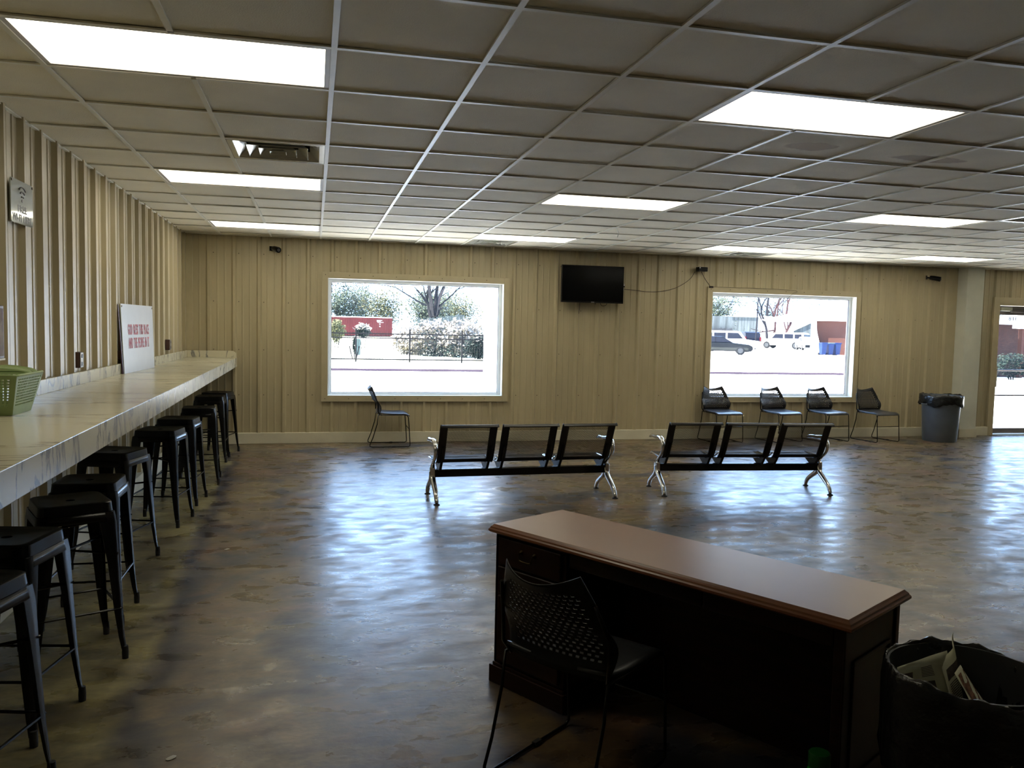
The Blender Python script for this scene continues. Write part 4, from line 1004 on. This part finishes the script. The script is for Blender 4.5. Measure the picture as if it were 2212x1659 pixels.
# red container
rc = thing('shipping_container', 'long red corrugated container beyond the fence, seen through the left window', 'container', (0, 125, G))
m = MB(); x = -8.0; pr = []
while x < 11.2: pr += [(x, 0), (x+0.12, 0.0), (x+0.18, 0.05), (x+0.30, 0.05), (x+0.36, 0)]; x += 0.36
pr += [(11.2, 0.0), (11.2, 2.4), (-8, 2.4)]
m.prism([(a, b) for a, b in pr], 0.15, 2.85, lambda a, b, h: (a, b, h)); m.build('body', 'red', rc)
m = MB(); m.box(-8.1, -0.05, 2.85, 11.3, 2.5, 2.98); m.build('roof_rail', 'roofwhite', rc)
m = MB()
for (a, b, c, d) in ((9.1, 9.9, 2.45, 2.52), (9.1, 9.7, 2.30, 2.36), (9.2, 10.1, 2.15, 2.21), (9.5, 9.65, 1.85, 2.0), (9.5, 9.65, 1.5, 1.65)): m.box(a, -0.02, c, b, -0.005, d)
m.build('marking', 'whitepaint', rc)
m = MB(); m.box(-8, 0.02, 0.0, 11.2, 2.4, 0.15); m.build('base_rail', 'fence', rc)

def leaves(mb, c, R, n, size, seed, shell=0.5, mi=0, squash=1.0):
    r = random.Random(seed)
    for _ in range(n):
        while True:
            p = Vector((r.uniform(-1, 1), r.uniform(-1, 1), r.uniform(-1, 1)))
            if 0.01 < p.length < 1: break
        p = p.normalized()*(shell+(1-shell)*r.random())*(0.85+0.15*math.sin(p.x*7+seed)*math.cos(p.z*6))
        q = Vector((c[0]+p.x*R[0], c[1]+p.y*R[1], c[2]+p.z*R[2]))
        a = Vector((r.gauss(0, 1), r.gauss(0, 1), r.gauss(0, 1))).normalized(); b = a.orthogonal().normalized(); s_ = size*r.uniform(0.6, 1.3)
        mb.add([q-a*s_, q+b*s_*0.5, q+a*s_, q-b*s_*0.5], [(0, 1, 2, 3)], mi)
def bush(name, blobs, label, cat='bush', mats=('leafdark',), group=None, stem=True):
    t = thing(name, label, cat, (blobs[0][0][0], blobs[0][0][1], G), group=group)
    lx, ly = t.location.x, t.location.y
    m = MB()
    for i, (c, R, n, sz, mi) in enumerate(blobs): leaves(m, (c[0]-lx, c[1]-ly, c[2]-G), R, n, sz, 11+i*7, 0.45, mi)
    m.build('foliage', [M[x] for x in mats], t)
    m = MB()
    for k in range(3): m.tube([(0.1*k-0.1, 0, 0), (0.25*k-0.25, 0.1, max(0.3, (blobs[0][0][2]-G)*0.9))], 0.03, 5)
    m.build('stem', 'bark', t)
    return t
# pale blossoming hedge with dark foliage to the right
bush('blossom_hedge', [((6.9, 47.5, 0.85), (2.5, 1.4, 1.30), 3600, 0.12, 0), ((5.7, 49, 0.6), (1.5, 1.0, 1.10), 1500, 0.12, 0), ((8.4, 46, 0.9), (1.8, 1.3, 1.35), 2400, 0.12, 0), ((7.2, 46.6, 0.15), (2.0, 1.2, 0.45), 420, 0.08, 1), ((8.0, 45.4, 0.25), (1.4, 1.0, 0.5), 500, 0.08, 1), ((7.0, 46.0, 0.9), (2.2, 1.2, 0.9), 160, 0.08, 1)],
     'large pale blossoming hedge behind the fence, right half of the left window', 'hedge', ('leafpale', 'leafdark'))
bush('dark_shrub', [((8.75, 43.6, 0.55), (1.0, 0.9, 0.78), 2600, 0.085, 0), ((8.9, 43.3, 0.95), (0.9, 0.8, 0.55), 130, 0.09, 1)],
     'dark green shrub with pale flowers behind the fence at the right of the left window', 'bush', ('leafdark', 'leafpale'))
bush('round_shrub', [((3.40, 60, 1.05), (0.62, 0.6, 0.42), 900, 0.10, 0), ((3.40, 60, 1.35), (0.78, 0.6, 0.42), 260, 0.12, 1)],
     'small dark round shrub with pale tips in front of the red container', 'bush', ('leafdark', 'leafpale'))
bush('yellow_shrub', [((1.55, 60.5, 1.1), (0.75, 0.6, 0.95), 1100, 0.11, 0)], 'pale yellow-green shrub at the left of the left window, before the red container', 'bush', ('leafyel',))
bush('ivy_clump', [((1.98, 42.5, 0.55), (0.13, 0.12, 0.55), 420, 0.05, 0)], 'narrow dark ivy clump beside the pale utility box', 'plant', ('leafdark',))
ub = thing('utility_box', 'pale blue-green utility box on the lawn beyond the fence', 'utility box', (2.33, 46.0, G))
m = MB(); m.box(-0.14, -0.1, 0.05, 0.14, 0.1, 0.95); m.build('cabinet', 'utility', ub, bevel=0.02); m = MB(); m.box(-0.16, -0.12, 0.95, 0.16, 0.12, 1.02); m.box(-0.17, -0.13, 0, 0.17, 0.13, 0.05); m.build('lid', 'whitepaint', ub, bevel=0.01)

def branches(mb, p, d, L, r, depth, rnd_, leafpts, spread=0.6, gravity=0.0):
    pts = [p]; q = p.copy(); dd = d.normalized()
    for i in range(4):
        dd = (dd+Vector((rnd_.gauss(0, .12), rnd_.gauss(0, .12), rnd_.gauss(0, .06)+gravity))).normalized(); q = q+dd*L/4; pts.append(q.copy())
    mb.tube(pts, [r*(1-0.12*i) for i in range(5)], 5 if depth < 2 else 3)
    if depth <= 0: leafpts.append(q); return
    for k in range(3 if depth > 1 else 2):
        nd = (dd+Vector((rnd_.gauss(0, spread), rnd_.gauss(0, spread*0.6), rnd_.gauss(0.1, spread*0.6)))).normalized()
        st = pts[rnd_.choice((2, 3, 4))]
        branches(mb, st, nd, L*rnd_.uniform(0.55, 0.8), r*0.5, depth-1, rnd_, leafpts, spread, gravity)
    leafpts.append(q)
def tree(loc, label, limbs, r0, seed, bark='bark', leaf='leafspring', nleaf=500, lsize=0.14, depth=3, name='tree', cloud=None):
    t = thing(name, label, 'tree', loc, group=None); rr = random.Random(seed); m = MB(); lp = []
    for (p, d, L, r) in limbs: branches(m, Vector(p), Vector(d), L, r, depth, rr, lp)
    m.build('trunk', bark, t, smooth=True)
    m = MB()
    for _ in range(nleaf):
        q = rr.choice(lp)+Vector((rr.gauss(0, .45), rr.gauss(0, .45), rr.gauss(0, .45))); a = Vector((rr.gauss(0, 1), rr.gauss(0, 1), rr.gauss(0, 1))).normalized(); b = a.orthogonal().normalized()
        s_ = lsize*rr.uniform(.6, 1.3); m.add([q-a*s_, q+b*s_*.5, q+a*s_, q-b*s_*.5], [(0, 1, 2, 3)])
    if cloud:
        for (c, R, n) in cloud: leaves(m, c, R, n, lsize, seed+5, 0.2)
    m.build('foliage', leaf, t)
    return t
tree((9.85, 70, G), 'big forked grey tree trunk behind the hedge in the left window',
     [((0, 0, 0), (0, 0, 1), 2.9, 0.36), ((0.0, 0, 2.6), (-0.42, 0, 1), 3.4, 0.26), ((0.1, 0, 2.6), (0.12, 0, 1), 3.6, 0.27), ((0.15, 0, 2.6), (0.42, 0.1, 1), 3.6, 0.24), ((0.5, 0, 3.4), (0.9, 0, 0.8), 3.0, 0.09), ((-0.6, 0, 3.5), (-0.9, 0, 0.5), 3.0, 0.09)],
     0.3, 7, nleaf=260, lsize=0.11)
BG = [((4.0, 128+4), 'pale bushy spring tree behind the red container, far left of the left window', 3, 'leafspring', 5.2, 900),
      ((12.0, 146), 'pale green spring tree above the right end of the red container', 5, 'leafyel', 5.0, 900),
      ((16.2, 118), 'thin leafy tree between container and forked trunk', 8, 'leafspring', 4.2, 800),
      ((8.6, 160), 'tall pale tree standing between the two trees behind the red container', 6, 'leafspring', 5.6, 900),
      ((22.6, 168), 'pale tree showing between the limbs of the forked trunk', 12, 'leafyel', 6.0, 900),
      ((23.0, 134), 'yellow-green tree behind the forked trunk at the right of the left window', 9, 'leafyel', 4.4, 900)]
for (x, y), lab, sd_, lf, hh, n in BG:
    tree((x, y, G), lab, [((0, 0, 0), (0.05, 0, 1), hh*0.7, 0.16), ((0, 0, 1.2), (-0.5, 0, 1), hh*0.75, 0.10), ((0, 0, 1.0), (0.5, 0, 1), hh*0.75, 0.10), ((0.6, 0, 0), (0.3, 0, 1), hh*0.8, 0.08), ((-0.8, 0, 0), (-0.2, 0, 1), hh*0.85, 0.08)],
         0.2, sd_, leaf=lf, nleaf=n, lsize=0.20, cloud=[((0, 0, hh*0.85), (4.3, 2.0, hh*0.95), 2600)])
bg_fence = thing('pale_fence', 'pale blue-grey fence panels behind the blossoming hedge', 'fence', (0, 60, G))
for i in range(5):
    x0 = 7.3+i*0.70; m = MB()
    for k in range(5): m.box(x0+k*0.14, -0.02, 1.5, x0+k*0.14+0.12, 0.02, 2.25+0.09*i+0.03*(k % 2))
    m.box(x0, 0.02, 1.7, x0+0.70, 0.05, 1.78); m.build('panel', 'greyfence', bg_fence)
for i in range(4):
    m = MB(); m.box(7.3+i*0.95, 0.0, 0, 7.4+i*0.95, 0.08, 2.2); m.build('post', 'greyfence', bg_fence)
# white awning posts just outside each window
for (x0, x1, y, lab) in ((3.30, 3.62, 15.9, 'white post outside the right side of the left window'), ):
    m = MB(); m.box(x0, y, G, x1, y+0.22, 4.6); tag(m.build('white_post', 'whitepaint', bevel=0.01), lab, 'post')

def car(loc, rz, label, Lc, body, roof, hgt, wid, paint, glassm='carglass', lower=None, kind='car', wheel_r=0.33, lamps=None, wins=None):
    """body/roof: side silhouettes (x,z); rotated about z"""
    t = thing(kind, label, 'car', loc, rz)
    hw = wid/2
    m = MB(); m.prism(body, -hw, hw, lambda a, b, h: (a, h, b)); m.build('body', paint, t, bevel=0.05, seg=3)
    m = MB(); m.prism(roof, -hw+0.14, hw-0.14, lambda a, b, h: (a, h, b)); m.build('cabin', paint, t, bevel=0.06, seg=3)
    for poly in (wins or []):
        m = MB(); m.prism(poly, -hw+0.125, hw-0.125, lambda a, b, h: (a, h, b)); m.build('side_window', glassm, t)
    xs_ = (-Lc*0.31, Lc*0.31)
    for x in xs_:
        for s_ in (-1, 1):
            m = MB(); m.lathe([(wheel_r*0.55, -0.02), (wheel_r*0.95, 0.0), (wheel_r, 0.04), (wheel_r, 0.18), (wheel_r*0.9, 0.2)], n=20); m.v = [(x+a, s_*(hw+0.02-c), wheel_r+b) for a, b, c in m.v]; wl = m.build('wheel', 'tyre', t, smooth=True)
            m = MB(); m.lathe([(wheel_r*0.62, 0), (wheel_r*0.55, 0.03), (0.05, 0.02)], n=12); m.v = [(x+a, s_*(hw+0.045-c), wheel_r+b) for a, b, c in m.v]; m.build('hubcap', 'rim', wl)
    if lower:
        m = MB(); m.box(-Lc/2+0.3, -hw-0.015, 0.38, Lc/2-0.35, -hw+0.01, 0.58); m.build('side_trim', lower, t)
    for (x, y0_, y1_, z0_, z1_, mm) in (lamps or []):
        m = MB(); m.box(x-0.03, y0_, z0_, x+0.03, y1_, z1_); m.build('lamp', mm, t, bevel=0.01)
    return t
sedan_b = [(-2.5, 0.3), (2.35, 0.28), (2.5, 0.45), (2.48, 0.68), (2.2, 0.82), (0.95, 0.95), (-1.9, 0.97), (-2.5, 0.9)]
sedan_r = [(-1.9, 0.95), (1.0, 0.95), (0.55, 1.20), (0.2, 1.43), (-0.9, 1.46), (-1.6, 1.2)]
car((31.6, 59.9, G), math.radians(-27), 'dark sedan seen from the side, at the left edge of the right window', 5.0, sedan_b, sedan_r, 1.4, 1.85, 'carblack', lower='cargrey', wheel_r=0.34,
    lamps=[(2.47, -0.9, -0.45, 0.52, 0.70, 'whitepaint')], wins=[[(-0.35, 0.99), (0.80, 0.99), (0.48, 1.19), (0.15, 1.37), (-0.35, 1.40)], [(-1.5, 0.99), (-0.42, 0.99), (-0.42, 1.40), (-0.85, 1.41), (-1.4, 1.2)]])
suv_b = [(-2.8, 0.4), (2.7, 0.4), (2.8, 0.6), (2.75, 1.0), (1.5, 1.15), (-2.75, 1.15), (-2.8, 0.9)]
suv_r = [(-2.75, 1.13), (1.5, 1.13), (0.95, 1.85), (0.6, 1.92), (-2.4, 1.92), (-2.68, 1.8)]
suvw = [[(-2.45, 1.22), (-1.55, 1.22), (-1.55, 1.75), (-2.35, 1.75)], [(-1.4, 1.22), (-0.35, 1.22), (-0.35, 1.75), (-1.4, 1.75)], [(-0.2, 1.22), (1.2, 1.22), (0.75, 1.75), (-0.2, 1.75)], [(-2.81, 1.22), (-2.75, 1.22), (-2.62, 1.72), (-2.70, 1.72)]]
car((54.2, 87.0, G), math.radians(126), 'white sport utility vehicle in the car park, centre of the right window', 5.6, suv_b, suv_r, 1.9, 2.0, 'carwhite', wheel_r=0.42, wins=suvw,
    lamps=[(-2.8, -0.98, -0.82, 0.95, 1.35, 'redlamp'), (-2.8, 0.82, 0.98, 0.95, 1.35, 'redlamp')])
car((48.6, 86.5, G), math.radians(82), 'dark blue sport utility vehicle seen from the rear, left of the white one', 5.2, suv_b, suv_r, 1.9, 2.0, 'carblue', wheel_r=0.40, wins=suvw,
    lamps=[(-2.8, -0.98, -0.78, 0.9, 1.35, 'redlamp'), (-2.8, 0.78, 0.98, 0.9, 1.35, 'redlamp')])
car((37.2, 68.8, G), math.radians(-27), 'white van behind the dark sedan', 5.0, suv_b, suv_r, 1.9, 1.9, 'carwhite', wheel_r=0.36, wins=suvw[:3])
car((52.9, 80.3, G), math.radians(250), 'small white car with dark bumper beside the brick house', 4.0, [(a*0.8, b) for a, b in sedan_b], [(a*0.8, b) for a, b in sedan_r], 1.4, 1.7, 'carwhite', wheel_r=0.32,
    lamps=[(2.0, -0.7, 0.7, 0.32, 0.62, 'carblack')], wins=[[(-0.3, 0.99), (0.6, 0.99), (0.35, 1.2), (0.1, 1.37), (-0.3, 1.40)]])
# brick house with white roof and bins
hs = thing('brick_house', 'red brick house with a white roof at the right of the right window', 'house', (43.0, 64, G), math.radians(-34))
m = MB(); m.box(0, 0, 0, 4.2, 8, 3.0); m.build('wall', 'brick', hs)
m = MB(); m.prism([(-4.7, 2.95), (6, 2.95), (6, 5.4), (3.1, 5.4), (-1.0, 3.85)], -0.6, 9, lambda a, b, h: (a, h, b)); m.build('roof', 'roofwhite', hs)
m = MB(); m.prism([(-0.12, 0), (0.55, 0), (0.05, 2.0), (-0.02, 2.95), (-0.45, 2.95), (-0.45, 0)], -0.6, -0.3, lambda a, b, h: (a, h, b)); m.build('porch_pier', 'whitepaint', hs)
m = MB(); m.box(4.2, -0.4, 0, 4.75, 0.5, 3.0); m.build('corner_board', 'whitepaint', hs)
for i, (x, lab) in enumerate(((42.55, 'blue wheelie bin left of three against the brick house'), (43.23, 'blue wheelie bin in the middle of three against the brick house'), (43.91, 'blue wheelie bin right of three against the brick house'))):
    t = thing('wheelie_bin', lab, 'wheelie bin', (x, 62.3, G), group='blue wheelie bins outside')
    m = MB(); m.hexa([(-.20, -.2, 0.05), (.20, -.2, 0.05), (.20, .2, 0.05), (-.20, .2, 0.05)], [(-.26, -.28, 1.0), (.26, -.28, 1.0), (.26, .28, 1.0), (-.26, .28, 1.0)]); m.build('body', 'bluebin', t, bevel=0.03)
    m = MB(); m.box(-.29, -.32, 1.0, .29, .3, 1.07); m.build('lid', 'bluebin' if i != 1 else 'utility', t, bevel=0.02)
    m = MB(); m.tube([(-.24, .24, .1), (.24, .24, .1)], 0.1, 12); m.build('wheel', 'tyre', t)
# shed, trailer, weathered fence, trees in the right window
sh = thing('shed', 'small pale gabled shed beyond the white vehicle', 'shed', (58.6, 88.5, G), math.radians(-33))
m = MB(); m.prism([(-1.9, 0), (1.9, 0), (1.9, 2.15), (0, 3.15), (-1.9, 2.15)], 0, 3, lambda a, b, h: (a, h, b)); m.build('wall', 'greyfence', sh)
m = MB(); m.prism([(-2.1, 2.05), (0, 3.12), (2.1, 2.05), (2.1, 2.2), (0, 3.28), (-2.1, 2.2)], -0.2, 3.2, lambda a, b, h: (a, h, b)); m.build('roof', 'whitepaint', sh)
tr_ = thing('storage_building', 'long low white building behind the parked vehicles', 'building', (60.6, 114, G), math.radians(-29))
m = MB(); m.box(0, 0, 0, 5.0, 3, 4.2); m.build('wall', 'greyfence', tr_); m = MB(); m.box(5.0, 0.2, 0, 13.5, 4, 4.1); m.build('wall', 'whitepaint', tr_); m = MB(); m.box(-0.2, -0.2, 4.2, 13.7, 4.2, 4.35); m.build('roof', 'whitepaint', tr_)
wfce = thing('plank_fence', 'weathered grey plank fence with pale wall above, left side of the right window', 'fence', (37.9, 75.5, G), math.radians(-27))
m = MB()
for k in range(18): m.box(-0.2+k*0.17, 0, 0, -0.2+k*0.17+0.15, 0.03, 2.15+0.03*(k % 3)); m.build
m.build('plank_panel', 'greyfence2', wfce); m = MB(); m.box(-0.3, 0.3, 0, 2.8, 0.5, 3.4); m.build('back_wall', 'greyfence', wfce)
for i, (x, y, dx, bk_) in enumerate(((56.6, 94.5, -0.08, 'bark'), (61.5, 101.4, -0.02, 'barkred'), (66.5, 107.4, 0.12, 'barkred'))):
    tree((x, y, G), ('dark knotty tree trunk, left of the three above the white vehicle', 'reddish tree trunk, middle of the three above the white vehicle', 'leaning reddish tree trunk, right of the three above the white vehicle')[i],
         [((0, 0, 0), (dx, 0, 1), 4.5, 0.24), ((dx*4.0, 0, 4.0), (dx*1.3, 0, 1), 4.5, 0.20), ((dx*4, 0, 4.2), (0.7, 0, 0.8), 2.4, 0.05), ((dx*4, 0, 4.2), (-0.7, 0, 0.8), 2.4, 0.05)], 0.2, 30+i, bark=bk_, nleaf=90, lsize=0.12, depth=2)
for (x, y, sd_, lf, lab) in ((69.0, 130, 41, 'leafyel', 'pale green tree above the weathered fence in the right window'), (80.5, 134, 43, 'leafspring', 'bushy spring tree behind the storage building'), (94.0, 138, 44, 'leafspring', 'spring tree behind the brick house roof'), (51.8, 100, 45, 'leafspring', 'thin tree above the left side of the right window')):
    tree((x, y, G), lab, [((0, 0, 0), (0, 0, 1), 4.5, 0.18), ((0, 0, 2.0), (0.6, 0, 1), 4.0, 0.10), ((0, 0, 1.8), (-0.6, 0, 1), 4.0, 0.10)], 0.2, sd_, leaf=lf, nleaf=700, lsize=0.17, cloud=[((0, 0, 4.5), (3.4, 2, 3.6), 1500)])
m = MB(); m.tube([(46.35, 80, G), (46.5, 80, 5.5)], 0.07, 6); tag(m.build('utility_pole', 'bark'), 'thin leaning pole between the vehicles in the right window', 'pole')
# house seen through the door
dh = thing('brick_porch_house', 'brown brick house with white porch beam and pale pillars, seen through the door', 'house', (28.0, 30, G))
m = MB(); m.box(0.2, 0.6, 0, 9, 6, 2.7); m.build('wall', 'brick2', dh)
m = MB(); m.box(-0.5, -0.2, 2.35, 2.1, 0.1, 2.72); m.box(1.9, -0.4, 2.18, 9, 0.0, 2.95); m.build('porch_beam', 'whitepaint', dh)
for x in (2.35, 4.0, 5.6):
    m = MB(); m.box(x, -0.1, 0, x+0.13, 0.1, 2.4); m.build('pillar', 'brick', dh)
m = MB(); m.prism([(-1.0, 2.74), (1.55, 2.74), (-0.6, 3.6), (-3, 3.6)], 0.1, 5, lambda a, b, h: (a, h, b)); m.prism([(2.6, 2.95), (9.5, 2.95), (9.5, 4.2), (5.2, 4.2)], 0.1, 5, lambda a, b, h: (a, h, b)); m.build('roof', 'blueroof', dh)
bush('porch_hedge', [((28.6, 28.6, 0.45), (1.4, 0.6, 0.60), 1400, 0.07, 0), ((30.6, 28.4, 0.40), (1.4, 0.6, 0.55), 1200, 0.07, 0)], 'dark clipped hedge before the brick house, seen through the door', 'hedge', ('leafdark',))
